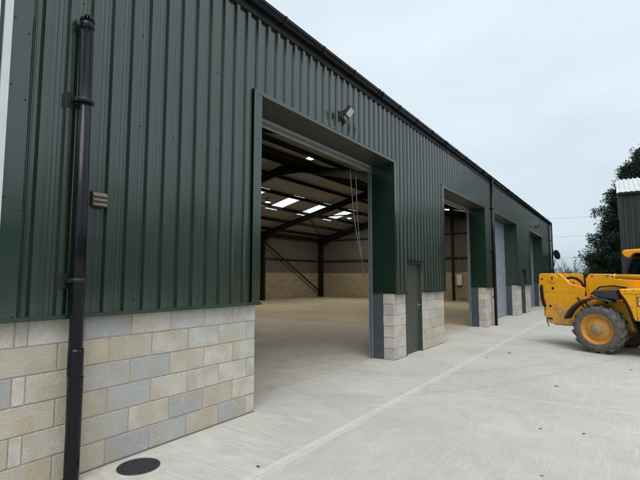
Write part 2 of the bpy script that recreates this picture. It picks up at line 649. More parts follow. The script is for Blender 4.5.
GAP = .006
ys = [JY, -6.2, -11.5, -17.5, -24]
xs = [-14, -8, -1.2, 6.82, 13.6, 20.6, 27.6, 34, 40]
for j in range(len(ys) - 1):
    for i in range(len(xs) - 1):
        slab(xs[i] + GAP, xs[i + 1] - GAP, ys[j + 1] + GAP, ys[j] - GAP, M['yard'], yard)
ax = [-14, -2.6, 4.24, 10.4, 16.4, 22.7, 29.0, 40]
for i in range(len(ax) - 1):
    slab(ax[i] + .0015, ax[i + 1] - .0015, JY + .002, .495, M['apron'], yard)

# ================================================================== the green barn
X0, X1, DEP = -2.6, 32.9, 18.8
RY, EZ, KS = 9.4, 5.28, .2415      # ridge y, eave height, slope
BT = 1.36                          # top of the front block wall
barn = empty('steel_barn', (15.3, .3, 0))
tag(barn, 'long dark green steel barn with concrete block base and open doorways', 'barn')
BO = Vector((-15.3, -.3, 0))


def bpart(mb, name, mat, parent=None):
    """build in world coordinates, as a part (or sub-part) of the barn"""
    if parent is None:
        o = mb.build(name, mat, barn)
        o.location = BO
    else:
        o = mb.build(name, mat, parent)
    return o


OPEN = [(4.25, 8.42), (11.5, 15.78), (17.05, 21.36), (24.7, 29.05)]
HEADZ = 4.12
DOORS = [(9.03, 9.95), (22.28, 23.2)]
BLK_D = .24

# ---- floor inside
fl = MB(); fl.box(X0 + .3, X1 - .1, .499, DEP - .1, -.30, -.022)
floor = fl.build('floor', M['dirt_joint'])
tag(floor, kind='structure')
fx = [X0 + .3, 2.0, 14.45, 22.9, X1 - .1]
fy = [.505, 9.4, DEP - .1]
for i in range(4):
    for j in range(2):
        slab(fx[i] + .035, fx[i + 1] - .035, fy[j] + (.012 if j == 0 else .005), fy[j + 1] - .005,
             M['floor_grey'] if i < 2 else M['floor_tan'], floor, .002)

# ---- front block wall: each block an object of its own
PAL = {'b': (.60, .54, .435), 'y': (.61, .525, .375), 'g': (.46, .47, .475), 'c': (.69, .65, .57), 'p': (.64, .63, .60), 'm': (.51, .49, .45)}
NEAR = {0: {1.62: 'c', 2.07: 'g', 2.52: 'c', 2.97: 'p', 3.42: 'p', 3.87: 'p'},
        1: {1.40: 'b', 1.85: 'y', 2.30: 'b', 2.75: 'c', 3.20: 'p', 3.65: 'p', 4.1: 'p'},
        2: {1.62: 'b', 2.07: 'm', 2.52: 'g', 2.97: 'b', 3.42: 'c', 3.87: 'c'},
        3: {1.40: 'b', 1.85: 'y', 2.30: 'g', 2.75: 'c', 3.20: 'c', 3.65: 'c', 4.1: 'p'},
        4: {1.62: 'c', 2.07: 'm', 2.52: 'c', 2.97: 'g', 3.42: 'b', 3.87: 'c'},
        5: {1.40: 'b', 1.85: 'b', 2.30: 'g', 2.75: 'g', 3.20: 'b', 3.65: 'g', 4.1: 'c'}}
_bm = {}


def block_mesh(w, h, d):
    key = (round(w, 3), round(h, 3), round(d, 3))
    if key not in _bm:
        b = MB(); b.bbox(0, key[0], 0, key[2], 0, key[1], .005)
        _bm[key] = b.mesh('block', M['block'])
    return _bm[key]


def block_wall(x0, x1, near=False):
    m = MB()
    m.box(x0 + .012, x1 - .012, .006, BLK_D - .01, 0.0, BT - .004)
    core = bpart(m, 'block_wall', M['mortar'])
    CH, J = BT / 6, .010
    for r in range(6):                      # r=0 is the top course
        z0 = BT - (r + 1) * CH
        joints = []
        if near:
            e = 4.25
            if r % 2 == 0:
                joints = [x1, 3.87, 3.42, 2.97, 2.52, 2.07, 1.62, 1.525]
            else:
                joints = [x1, 4.10, 3.65, 3.20, 2.75, 2.30, 1.85, 1.40]
            while joints[-1] - .45 > x0:
                joints.append(joints[-1] - .45)
            joints.append(x0)
        else:
            joints = [x1]
            first = .45 if r % 2 else .225
            x = x1 - first
            while x > x0 + .08:
                joints.append(x); x -= .45
            joints.append(x0)
        for k in range(len(joints) - 1):
            a, b = joints[k + 1], joints[k]
            if b - a < .04:
                continue
            me = block_mesh(b - a - (J if k else J / 2), CH - J, BLK_D)
            o = link('block', me, core, (a + J * (1 if a > x0 + .01 else .5) - J / 2 + random.uniform(-.001, .001), random.uniform(-.0025, .0025), z0 + J / 2))
            q = NEAR[r].get(round(a, 2)) if near else None
            if b - a < .12 and near:
                q = 'c'
            if q is None:
                q = random.choice('bccppgpm' if x0 > 5 else 'bbcygmc')
            v = random.uniform(.93, 1.06)
            o.color = (*[min(1, cc * v) for cc in PAL[q]], 1)
    return core


block_wall(X0, 4.25, True)
block_wall(8.42, 9.03)
block_wall(9.95, 11.5)
block_wall(15.78, 17.05)
block_wall(21.36, 22.28)
block_wall(23.2, 24.7)
block_wall(29.05, X1)

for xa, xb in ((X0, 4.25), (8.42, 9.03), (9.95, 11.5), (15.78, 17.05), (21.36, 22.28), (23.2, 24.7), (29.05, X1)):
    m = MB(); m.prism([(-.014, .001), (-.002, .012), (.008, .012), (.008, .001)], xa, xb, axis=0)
    bpart(m, 'base_dark_strip', M['dirt_joint'])  # thin dark strip stands in for contact shadow and damp line at wall foot

# ---- profiled wall sheets
PITCH, PH = .2, 2.42


def profile(xa, xb, phase=PH, crown=.032, stiff=True, pitch=PITCH):
    """(offset along, height outward) of a box-rib sheet between xa and xb"""
    s = pitch / .2
    pat = [(-.041, 0), (-.0255, crown), (.0255, crown), (.041, 0)]
    if stiff:
        for cpos in (.080, .120):
            pat += [(cpos - .010, 0), (cpos - .004, .0042), (cpos + .004, .0042), (cpos + .010, 0)]
    pat = [(a * s, b) for a, b in pat]
    pts = []
    k0 = int(math.floor((xa - phase) / pitch)) - 1
    k1 = int(math.ceil((xb - phase) / pitch)) + 1
    allp = []
    for k in range(k0, k1 + 1):
        allp += [(phase + k * pitch + a, b) for a, b in pat]
    allp.sort()
    def at(x):
        for i in range(len(allp) - 1):
            (a, ha), (b, hb) = allp[i], allp[i + 1]
            if a <= x <= b:
                return ha + (hb - ha) * (x - a) / max(1e-9, b - a)
        return 0
    pts.append((xa, at(xa)))
    pts += [p_ for p_ in allp if xa + .001 < p_[0] < xb - .001]
    pts.append((xb, at(xb)))
    return pts


def wall_sheet(xa, xb, z0, z1, mat, name='cladding_sheet', yb=-.022, lap=0.0):
    m = MB()
    pr = profile(xa, xb)
    n = len(pr)
    vs_ = [(x, yb - h - lap, z0) for x, h in pr] + [(x, yb - h - lap, z1) for x, h in pr]
    m.add(vs_, [(i, i + 1, n + i + 1, n + i) for i in range(n - 1)])
    return bpart(m, name, mat)


m = MB()
m.lathe([(.0, -.007), (.0045, -.007), (.0055, -.005), (.0065, -.003), (.009, -.002), (.009, 0)], axis='y', seg=6, smooth=False)
screw_me = m.mesh('screw', M['screw'])


def screw(x, y, z, parent):
    return link('screw', screw_me, parent, (x, y, z))


SHEET_TOP = 5.26
segs = [(1.49, 4.13, BT), (4.13, 8.50, HEADZ), (8.50, 9.0, BT), (9.0, 9.98, 2.07), (9.98, 11.44, BT), (11.44, 15.84, HEADZ), (15.84, 16.99, BT),
        (16.99, 21.42, HEADZ), (21.42, 22.25, BT), (22.25, 23.23, 2.07), (23.23, 24.64, BT), (24.64, 29.11, HEADZ), (29.11, X1, BT)]
lapn = 0
for xa, xb, z0 in segs:
    cuts = [xa] + [2.42 + k for k in range(-2, 33) if xa + .05 < 2.42 + k < xb - .05] + [xb]
    for i in range(len(cuts) - 1):
        a, b = cuts[i], cuts[i + 1]
        lapn += 1
        sh = wall_sheet(a, b + (.012 if i < len(cuts) - 2 else 0), z0 + .012, SHEET_TOP, M['green'], lap=.0012 * (lapn % 2))
        base = math.floor(a - 2.42 + .001) + 2.42
        if a < 12:
            for z in (1.46, 3.19, 4.15):
                if z < z0 + .03 and z0 > 2:
                    continue
                zz = z if z > z0 + .03 else z0 + .06
                for dx, ht in ((.0, .032), (.10, 0), (.49, 0), (.88, 0)):
                    x = base + dx + random.uniform(-.008, .008)
                    if a + .02 < x < b - .02:
                        screw(x, -.0225 - ht - .0012, zz + random.uniform(-.008, .008), sh)

# white ribbed sheets left of the wide joint flashing
for a, b in ((X0, -1.58), (-1.58, -.58), (-.58, .42), (.42, 1.357)):
    wall_sheet(a, b, BT + .012, SHEET_TOP, M['grey_steel'], lap=.001 if a > 0 else 0)
f_ = MB()
f_.prism([(1.300, -.074), (1.354, -.074), (1.354, -.05), (1.300, -.05)], BT + .01, SHEET_TOP, axis=2, bev=.004)
f_.prism([(1.17, -.074), (1.268, -.074), (1.268, -.05), (1.17, -.05)], BT + .01, SHEET_TOP, axis=2, bev=.004)
o = bpart(f_, 'joint_flashing', M['pale_steel']); tag(o, 'pale steel strip')
f_ = MB(); f_.prism([(1.357, -.062), (1.500, -.062), (1.515, -.052), (1.515, -.046), (1.357, -.046)], BT + .012, SHEET_TOP, axis=2)
o = bpart(f_, 'joint_flashing', M['flash'])
for z in (1.47, 2.3, 3.19, 3.74, 4.15):
    screw(1.374, -.0625, z, o); screw(1.475, -.0625, z - .09, o)

# drip flashing along the foot of the cladding
for xa, xb in ((X0, 4.29), (8.40, 9.03), (9.95, 11.52), (15.76, 17.07), (21.34, 22.28), (23.2, 24.72), (29.03, X1)):
    f_ = MB(); f_.prism([(.02, BT + .030), (-.060, BT + .016), (-.074, BT + .012), (-.078, BT - .022), (-.072, BT - .022), (-.068, BT + .004), (.02, BT + .006)], xa, xb, axis=0)
    bpart(f_, 'drip_flashing', M['flash'])

# ---- openings: trims, posts, shutters
RD = .47      # depth of the reveal


def chain_pts(x, y, z0, z1, sway=0.0):
    return [(x + sway * math.sin(i / 8 * 3.1), y, z0 + (z1 - z0) * i / 8) for i in range(9)]


for i, (xa, xb) in enumerate(OPEN):
    for side, xe in ((-1, xa), (1, xb)):
        fw = .13 if (side < 0) else .075
        inner = xe - side * .02
        f_ = MB()
        # face leg
        x_in, x_out = inner, xe + side * fw
        lo, hi = min(x_in, x_out), max(x_in, x_out)
        f_.bbox(lo, hi, -.066, -.058, BT + .005, HEADZ + .004, .002)
        # reveal leg
        ri = (inner, inner + side * .006)
        f_.box(min(ri), max(ri), -.058, RD, BT + .005, HEADZ)
        o = bpart(f_, 'jamb_flashing', M['flash'])
        for z in (1.9, 2.7, 3.5):
            screw((lo + hi) / 2, -.0665, z, o)
        # steel post behind the blockwork
        m = MB(); px = (xe, xe + side * .2)
        m.bbox(min(px), max(px), BLK_D + .012, RD, 0, HEADZ + .3, .004)
        bpart(m, 'door_post', M['bluesteel'])
    # head trim and soffit
    f_ = MB()
    f_.prism([(-.070, HEADZ - .010), (-.070, HEADZ + .030), (-.058, HEADZ + .050), (-.02, HEADZ + .050), (-.02, HEADZ + .045), (-.055, HEADZ + .044), (-.064, HEADZ + .028), (-.064, HEADZ - .010)], xa - .13, xb + .075, axis=0)
    bpart(f_, 'head_flashing', M['flash'])
    f_ = MB(); f_.box(xa - .02, xb + .02, -.064, RD + .02, HEADZ - .006, HEADZ + .004)
    bpart(f_, 'head_soffit', M['soffit'])
    # shutter
    door = None
    zb = 4.06 if i < 2 else .02
    m = MB()
    slat = .09
    n = int(math.ceil((4.25 - zb) / slat))
    pr = []
    for k in range(n):
        z = zb + k * slat
        pr += [(.500, z), (.488, z + slat * .25), (.484, z + slat * .5), (.488, z + slat * .75), (.500, z + slat * .97)]
    vs_ = [(xa - .02, y, z) for y, z in pr] + [(xb + .02, y, z) for y, z in pr]
    L = len(pr)
    m.add(vs_, [(k, L + k, L + k + 1, k + 1) for k in range(L - 1)])
    door = bpart(m, 'roller_door', M['shutter'])
    m = MB(); m.bbox(xa + .03, xb - .03, .478, .530, zb - .075, zb, .006)
    m.build('bottom_bar', M['galv'], door)
    for side, xe in ((-1, xa), (1, xb)):
        gx = (xe - side * .035, xe + side * .03)
        a, b = min(gx), max(gx)
        m = MB()
        m.prism([(a, RD + .004), (b, RD + .004), (b, .56), (a, .56), (a, .535), (b - .01 if side > 0 else a + .002, .535), (b - .01 if side > 0 else a + .002, .497), (a, .497)] if side > 0 else
                [(a, RD + .004), (b, RD + .004), (b, .497), (a + .01, .497), (a + .01, .535), (b, .535), (b, .56), (a, .56)], 0.004, HEADZ - .03, axis=2)
        m.build('guide_rail', M['galv'], door)
    # the rolled-up curtain with its barrel
    m = MB()
    rr = .20
    prof = []
    NN = 26
    for k in range(NN * 2):
        pass
    seg = 44
    ring = []
    for k in range(seg):
        t_ = 2 * math.pi * k / seg
        rad = rr + (.008 if k % 2 else -.004)
        ring.append((.76 + rad * math.cos(t_), 4.36 + rad * math.sin(t_)))
    m.prism(ring, xa - .06, xb + .06, axis=0)
    m.build('rolled_curtain', M['coil'], door)
    if i == 0:
        m = MB()
        cx = xb - .42
        for xs_, zs_, xe_, ze_ in ((7.95, 4.05, 8.50, 1.95), (8.20, 4.05, 8.56, 1.70)):
            pts = [(xs_ + (xe_ - xs_) * (k / 14), .75 + .05 * math.sin(k / 14 * 3.1), zs_ + (ze_ - zs_) * (k / 14) - .10 * math.sin(k / 14 * 3.14)) for k in range(15)]
            m.tube(pts, .0085, 5)
        m.build('hoist_chain', M['galv'], door)

# ---- personnel doors
for (xa, xb) in DOORS:
    m = MB(); m.bbox(xa + .035, xb - .035, .055, .10, .02, 2.0, .004)
    d = bpart(m, 'door', M['door_green'])
    m = MB()
    m.box(xa, xa + .033, -.012, .14, .0, 2.07); m.box(xb - .033, xb, -.012, .14, .0, 2.07); m.box(xa + .033, xb - .033, -.012, .14, 2.002, 2.07)
    m.build('door_frame', M['door_green'], d)
    m = MB(); m.box(xa - .03, xb + .03, -.085, -.015, 2.073, 2.081); m.box(xa - .03, xb + .03, -.085, -.08, 2.045, 2.073)
    m.build('door_hood', M['flash'], d)
    m = MB()
    m.bbox(xb - .12, xb - .085, .046, .0545, .95, 1.12, .003)
    m.tube([(xb - .102, .05, 1.06), (xb - .102, .0, 1.06), (xb - .20, .0, 1.06)], .010, 8)
    m.build('door_handle', M['galv'], d)

# ---- gutter, eaves, downpipes
m = MB()
for xa, xb in ((X0, X1 + .03),):
    n = 10
    prof = []
    for k in range(n + 1):
        t_ = math.pi + math.pi * k / n
        prof.append((-.125 + .072 * math.cos(t_), 5.335 + .075 * math.sin(t_)))
    prof = [(-.205, 5.342), (-.197, 5.342)] + prof + [(-.053, 5.342), (-.045, 5.342)]
    inner = [(-.125 + .066 * math.cos(math.pi + math.pi * k / n), 5.337 + .069 * math.sin(math.pi + math.pi * k / n)) for k in range(n, -1, -1)]
    m.prism(prof + inner, xa, xb, axis=0)
gut = bpart(m, 'gutter', M['black_plastic'])
gx = X0 + .4
k = 0
while gx < X1:
    m = MB()
    pr = [(-.125 + (.085) * math.cos(math.pi + math.pi * q / 8), 5.335 + .088 * math.sin(math.pi + math.pi * q / 8)) for q in range(9)]
    pi = [(-.125 + (.0735) * math.cos(math.pi + math.pi * q / 8), 5.335 + .0765 * math.sin(math.pi + math.pi * q / 8)) for q in range(8, -1, -1)]
    pr = [(-.212, 5.350)] + pr + [(-.038, 5.350)] + [(-.05, 5.35)] + pi + [(-.2, 5.35)]
    w = .03
    m.prism(pr, gx, gx + w, axis=0)
    m.build('gutter_bracket', M['black_plastic'], gut)
    if k % 4 == 2:
        for dx in (.11, .17):
            m = MB(); m.prism(pr, gx + dx, gx + dx + .02, axis=0); m.build('gutter_joint', M['black_plastic'], gut)
    k += 1
    gx += .97
m = MB(); m.box(X0, X1 + .05, -.068, .06, 5.17, 5.345)
bpart(m, 'eaves_shade_board', M['black_metal'])  # black eaves board, deepened to stand in for the shadow below the gutter


def downpipe(x, y, zt, zb, lean, r, name, label, vented):
    m = MB()
    m.tube([(x, y, zb), (x + lean, y, zt)], r, 20)
    pipe = bpart(m, name, M['black_plastic'])
    tag(pipe, label)
    return pipe


vp = downpipe(1.945, -.125, 3.93, 0.0, -.044, .056, 'vent_pipe', 'black upright vent pipe with slotted cap', True)
m = MB(); m.lathe([(.056, .86), (.060, .86), (.062, .88), (.062, 1.06), (.060, 1.09), (.056, 1.09)], (1.936, -.125, 0), seg=20)
m.lathe([(.059, 0.01), (.059, .86)], (1.944, -.125, 0), seg=20)
m.build('pipe_socket', M['black_plastic'], vp)
m = MB()
cx0, cz0 = 1.901, 3.93
m.lathe([(.057, -.06), (.060, -.055), (.060, -.01), (.055, 0)], (cx0, -.125, cz0), seg=20)
for q in range(12):
    t_ = 2 * math.pi * q / 12
    c0 = (cx0 + .054 * math.cos(t_), -.125 + .054 * math.sin(t_), cz0 - .005)
    c1 = (cx0 + .050 * math.cos(t_), -.125 + .050 * math.sin(t_), cz0 + .040)
    c2 = (cx0 + .012 * math.cos(t_), -.125 + .012 * math.sin(t_), cz0 + .070)
    m.tube([c0, c1, c2], .008, 5)
m.lathe([(.0, .078), (.02, .074), (.022, .062), (0, .06)], (cx0, -.125, cz0), seg=12)
m.build('vent_cap', M['black_plastic'], vp)
for z in (3.22, 1.66):
    xc = 1.945 - .044 * z / 3.93
    m = MB()
    m.lathe([(.058, -.018), (.064, -.018), (.064, .018), (.058, .018)], (xc, -.125, z), seg=20)
    m.bbox(xc - .125, xc - .055, -.062, -.050, z - .07, z + .06, .003)
    m.box(xc - .085, xc - .055, -.14, -.056, z - .018, z + .018)
    m.box(xc + .056, xc + .085, -.135, -.115, z - .016, z + .016)
    m.build('pipe_bracket', M['black_metal'], vp)
    screw(xc - .09, -.0625, z - .03, vp)
    screw(xc + .07, -.1355, z, vp)

for x, lb in ((16.60, 'black rainwater pipe between the open and closed doorways'), (32.85, 'black rainwater pipe at the far corner')):
    dp = downpipe(x, -.14, 5.28, 0.0, 0, .055, 'downpipe', lb, False)
    for z in (1.0, 2.6, 4.2):
        m = MB(); m.lathe([(.056, -.02), (.064, -.02), (.064, .02), (.056, .02)], (x, -.14, z), seg=14)
        m.box(x - .09, x + .09, -.085, -.06, z - .02, z + .02)
        m.build('pipe_bracket', M['black_plastic'], dp)

# ---- wall vent
m = MB()
m.bbox(2.035, 2.185, -.072, -.055, 2.315, 2.455, .003)
v_ = bpart(m, 'wall_vent', M['black_metal'])
for k in range(3):
    z = 2.325 + k * .041
    m = MB(); m.prism([(-.074, z), (-.094, z + .004), (-.094, z + .010), (-.074, z + .040)], 2.045, 2.175, axis=0)
    m.build('louvre', M['vent'], v_)

# ---- steel frames
FRX = [.35, 8.72, 16.6, 24.95, 32.74]


def beam(m, a, b, depth, width, side):
    """box beam from a to b; side = unit vector of the depth direction"""
    a, b, s = Vector(a), Vector(b), Vector(side).normalized()
    d = (b - a).normalized()
    w = d.cross(s).normalized() * width / 2
    # I section: two flanges and a web
    for off, th in ((-depth / 2, .016), (depth / 2 - .016, .016)):
        q = [a + s * off + w, a + s * off - w, a + s * (off + th) - w, a + s * (off + th) + w]
        q2 = [p_ + (b - a) for p_ in q]
        m.add(q + q2, [(0, 1, 2, 3), (7, 6, 5, 4), (0, 4, 5, 1), (1, 5, 6, 2), (2, 6, 7, 3), (3, 7, 4, 0)])
    ww = w * .08
    q = [a - s * depth / 2 + ww, a - s * depth / 2 - ww, a + s * depth / 2 - ww, a + s * depth / 2 + ww]
    q2 = [p_ + (b - a) for p_ in q]
    m.add(q + q2, [(0, 1, 2, 3), (7, 6, 5, 4), (0, 4, 5, 1), (1, 5, 6, 2), (2, 6, 7, 3), (3, 7, 4, 0)])


def roof_z(y):
    return EZ + KS * (y if y < RY else 2 * RY - y)


nrm_f = Vector((0, -KS, 1)).normalized()
nrm_b = Vector((0, KS, 1)).normalized()
for x in FRX:
    for yc, dd in ((.37, .20), (DEP - .38, .40)):
        m = MB(); beam(m, (x, yc, 0), (x, yc, roof_z(yc) - .28), dd, .18, (0, 1, 0))
        bpart(m, 'column', M['frame'])
    RDp = .38
    for y0, y1, nn in ((.5, RY, nrm_f), (DEP - .2, RY, nrm_b)):
        m = MB()
        a = Vector((x, y0, roof_z(y0))) - nn * (.22 + RDp / 2)
        b = Vector((x, y1, roof_z(y1))) - nn * (.22 + RDp / 2)
        beam(m, a, b, RDp, .17, nn)
        # haunch at the eaves and a deep plate at the ridge
        sg = 1 if y1 > y0 else -1
        z0 = roof_z(y0) - .6
        m.prism([(y0 + sg * .3, z0 - .32), (y0 + sg * 1.5, roof_z(y0 + sg * 1.5) - .6), (y0 + sg * .3, roof_z(y0 + sg * .3) - .5)], x - .07, x + .07, axis=0)
        m.prism([(y1 - sg * 1.0, roof_z(y1 - sg * 1.0) - .58), (y1, roof_z(y1) - .80), (y1, roof_z(y1) - .5)], x - .07, x + .07, axis=0)
        bpart(m, 'rafter', M['frame'])
# purlins
for y in (1.0, 2.75, 4.5, 6.25, 8.0, 9.15, 9.65, 10.9, 12.6, 14.4, 16.2, 17.9):
    nn = nrm_f if y < RY else nrm_b
    a = Vector((X0 + .1, y, roof_z(y))) - nn * .145
    b = Vector((X1 - .1, y, roof_z(y))) - nn * .145
    m = MB(); beam(m, a, b, .20, .065, nn)
    bpart(m, 'purlin', M['frame'])
# wall bracing and roof bracing
m = MB(); m.tube([(24.98, DEP - .30, 4.55), (32.9, DEP - .30, .35)], .06, 8)
bpart(m, 'brace', M['frame'])
m = MB(); m.tube([(25.05, 14.2, roof_z(14.2) - .40), (32.9, 18.3, roof_z(18.3) - .42)], .045, 8)
bpart(m, 'brace', M['frame'])
m = MB(); m.tube([(25.05, 14.2, roof_z(14.2) - .40), (32.9, 10.2, roof_z(10.2) - .42)], .045, 8)
bpart(m, 'brace', M['frame'])
# gable posts
for y in (6.45, 12.5):
    m = MB(); beam(m, (X1 - .30, y, 0), (X1 - .30, y, roof_z(y) - .45), .22, .16, (1, 0, 0))
    bpart(m, 'gable_post', M['frame'])
# girts (sheeting rails)
for z in (3.19, 5.0):
    m = MB(); m.box(X0 + .1, X1 - .16, DEP - .20, DEP - .05, z - .04, z + .04)
    bpart(m, 'sheeting_rail', M['frame'])
    m = MB(); m.box(X1 - .20, X1 - .06, .3, DEP - .21, z - .04, z + .04)
    bpart(m, 'sheeting_rail', M['frame'])
# back and gable walls, as seen from inside
BW = 2.1
m = MB(); m.box(X0, X1 + .02, DEP - .04, DEP + .2, 0, BW)
bpart(m, 'rear_block_wall', M['inner_block'])
m = MB(); m.box(X1 - .05, X1 + .16, .245, DEP - .05, 0, BW)
bpart(m, 'gable_block_wall', M['inner_block'])
m = MB(); m.box(X0 - .16, X0 + .05, .245, DEP - .05, 0, BW)
bpart(m, 'gable_block_wall', M['inner_block'])


def along_sheet(p0, d, length, zf, z0, mat, name):
    """sheet standing on z0 along direction d; zf(x) its top"""
    pr = profile(0, length, 0.1, .012, False)
    nrm = Vector((d.y, -d.x, 0))
    vs_ = [(p0.x + d.x * a + nrm.x * h, p0.y + d.y * a + nrm.y * h, z0) for a, h in pr]
    vs_ += [(p0.x + d.x * a + nrm.x * h, p0.y + d.y * a + nrm.y * h, zf(a)) for a, h in pr]
    n = len(pr)
    mm_ = MB(); mm_.add(vs_, [(i, i + 1, n + i + 1, n + i) for i in range(n - 1)])
    return bpart(mm_, name, mat)


x = X0
while x < X1 - .01:
    w = min(1.2, X1 - x)
    along_sheet(Vector((x, DEP - .02, 0)), Vector((1, 0, 0)), w, lambda a: roof_z(DEP) + .05, BW - .03, M['liner'], 'rear_wall_sheet')
    x += w
for gxx in (X1, X0):
    y = .0
    while y < DEP - .01:
        w = min(1.2, DEP - y)
        along_sheet(Vector((gxx, y, 0)), Vector((0, 1, 0)), w, lambda a, y=y: roof_z(min(DEP, y + a)) - .02, BW - .03 if y > .3 or gxx == X0 else BT, M['green'] if False else M['liner'], 'gable_wall_sheet')
        y += w
# corner trim of the far gable
m = MB(); m.box(X1 - .09, X1 + .05, -.066, -.056, BT, SHEET_TOP); m.box(X1 + .04, X1 + .05, -.056, .24, BT, SHEET_TOP)
bpart(m, 'corner_flashing', M['flash'])

# ---- roof sheets with rooflights
SW = 1.11
x = 18.5 - SW / 2 - 19 * SW
idx = -19
while x < X1 + .12:
    xa, xb = max(x, X0 - .1), min(x + SW, X1 + .12)
    if xb - xa > .05:
        light = (idx % 3 == 0) and xa > 1 and xb < X1 - 1
        for back in (False, True):
            spans = [(-.03, RY)] if not back else [(RY, DEP + .10)]
            if light:
                spans = [(-.03, RY)] if not back else [(RY, 12.62), (15.0, DEP + .10)]
            def sheet(y0, y1, mat, name, dz=0.0):
                pr = profile(xa, xb, 0.05, .006, False, .555)
                n = len(pr)
                mm_ = MB()
                vs_ = [(a, y0, roof_z(y0) + h + dz) for a, h in pr] + [(a, y1, roof_z(y1) + h + dz) for a, h in pr]
                mm_.add(vs_, [(i, i + 1, n + i + 1, n + i) for i in range(n - 1)])
                bpart(mm_, name, mat)
            for y0, y1 in spans:
                sheet(y0, y1, M['roof_under'], 'roof_sheet')
            if light:
                if back:
                    sheet(12.60, 15.02, M['rooflight'], 'rooflight', .002)
    x += SW
    idx += 1
m = MB()
m.prism([(RY - .25, roof_z(RY - .25) + .04), (RY, roof_z(RY) + .06), (RY + .25, roof_z(RY + .25) + .04), (RY + .25, roof_z(RY + .25) + .05), (RY, roof_z(RY) + .075), (RY - .25, roof_z(RY - .25) + .05)], X0 - .1, X1 + .12, axis=0)
bpart(m, 'ridge_cap', M['roof_under'])

# ================================================================== lamps
def hall_lamp(p, label, watts=60):
    e = empty('hall_lamp', p)
    tag(e, label, 'lamp', 'lit lamps under the barn roof')
    m = MB(); m.bbox(-.17, .17, -.11, .11, .0, .07, .01); m.box(-.01, .01, -.01, .01, .07, roof_z(p[1]) - p[2] - .15)
    m.build('lamp_housing', M['black_metal'], e)
    m = MB(); m.bbox(-.14, .14, -.09, .09, -.02, -.001, .004)
    m.build('lamp_lens', M['glow'], e)
    ld = bpy.data.lights.new('lamp_light', 'AREA')
    ld.shape = 'RECTANGLE'; ld.size = .28; ld.size_y = .18
    ld.energy = watts
    ld.color = (1.0, .88, .68)
    lo = bpy.data.objects.new('lamp_light', ld)
    COL.objects.link(lo); lo.parent = e; lo.location = (0, 0, -.03)
    return e


hall_lamp((14.6, 6.60, 6.65), 'brightest lit lamp, under the ridge of the open barn', 130)
hall_lamp((20.1, 13.72, 6.30), 'lit lamp beside the leftmost bright rooflight inside the open barn', 170)
hall_lamp((28.9, 13.18, 6.25), 'small lit lamp near the farthest rooflights inside the barn', 170)
hall_lamp((27.6, 5.15, 6.05), 'lit lamp seen high in the second open doorway', 170)


def flood(x, z, tilt, label):
    e = empty('floodlight', (x, -.055, z))
    tag(e, label, 'floodlight', 'floodlights on the barn front')
    m = MB(); m.bbox(-.075, .075, -.02, .0, -.10, .06, .004); m.bbox(-.045, .045, -.055, -.02, -.09, -.045, .006)
    m.build('back_plate', M['black_metal'], e)
    m = MB()
    for s in (-1, 1):
        m.tube([(s * .06, -.02, .03), (s * .10, -.10, .02), (s * .105, -.17, .03)], .008, 6)
    m.tube([(0, -.02, -.07), (.0, -.07, -.10), (0, -.08, -.15)], [.014, .02, .028], 10)
    m.build('bracket', M['black_metal'], e)
    h = empty('lamp_head', (0, -.16, .035), 0, e)
    h.rotation_euler = (R(-tilt), 0, R(12))
    m = MB(); m.bbox(-.115, .115, -.035, .02, -.085, .085, .008)
    for k in range(6):
        m.box(-.09 + k * .036, -.082 + k * .036, .018, .04, -.07, .07)
    hd = m.build('housing', M['black_metal'], h)
    m = MB(); m.bbox(-.098, .098, -.040, -.034, -.068, .068, .002)
    m.build('lens', M['lampglass'], h)
    return e


flood(6.28, 4.47, -38, 'white-faced black floodlight above the nearest open doorway')
flood(26.75, 4.52, -38, 'small black floodlight above the farthest closed doorway')

# white electric box on the far inside wall
e = empty('electric_box', (X1 - .06, 6.08, 1.15)); tag(e, 'white electric box on the far inside wall, seen through second doorway', 'electric box')
m = MB(); m.bbox(-.20, 0, -.24, .14, 0, .80, .01); m.build('cabinet', M['white_box'], e)
m = MB(); m.bbox(-.212, -.2005, -.21, .11, .04, .76, .004); bx_ = m.build('cabinet_door', M['white_box'], e)
m = MB(); m.tube([(-.05, -.05, .80), (-.05, -.05, 2.9)], .02, 6); m.build('conduit', M['galv'], e)

# ================================================================== drain cover and dirt
e = empty('drain_cover', (2.45, -.29, 0)); tag(e, 'round black drain cover set in smooth mortar by the wall', 'drain cover')
m = MB()
ring = [(.40, .0005), (.395, .004), (.212, .005), (.208, .0005)]
vs_, fs_ = [], []
seg = 40
pts_o = []
rng = random.Random(3)
for k in range(seg):
    t_ = 2 * math.pi * k / seg
    ro = .30 + .025 * math.sin(3 * t_ + 1) + rng.uniform(-.008, .008)
    if math.sin(t_) * ro > .28: ro = .28 / math.sin(t_)
    for r_, z_ in ((ro, -.001), (ro - .012, .0055), (.184, .0065), (.183, -.001)):
        vs_.append((r_ * math.cos(t_), r_ * math.sin(t_), z_))
for k in range(seg):
    k2 = (k + 1) % seg
    for q in range(3):
        fs_.append((k * 4 + q, k2 * 4 + q, k2 * 4 + q + 1, k * 4 + q + 1))
m.add(vs_, fs_)
m.build('mortar_surround', M['collar'], e)
m = MB(); m.lathe([(0.182, -.01), (0.182, .011), (.170, .012), (.168, .006)], seg=40); m.build('cover_frame', M['iron'], e)
m = MB(); m.lathe([(.167, 0), (.167, .0095), (.161, .0115), (0.0001, .0115)], seg=40, smooth=False)
for ring_r in (.03, .06, .09, .12, .145):
    nn_ = int(ring_r * 150)
    for k in range(nn_):
        t_ = 2 * math.pi * k / nn_
        cx_, cy_ = ring_r * math.cos(t_), ring_r * math.sin(t_)
        m.box(cx_ - .009, cx_ + .009, cy_ - .009, cy_ + .009, .011, .0145)
m.build('cover_lid', M['iron'], e)

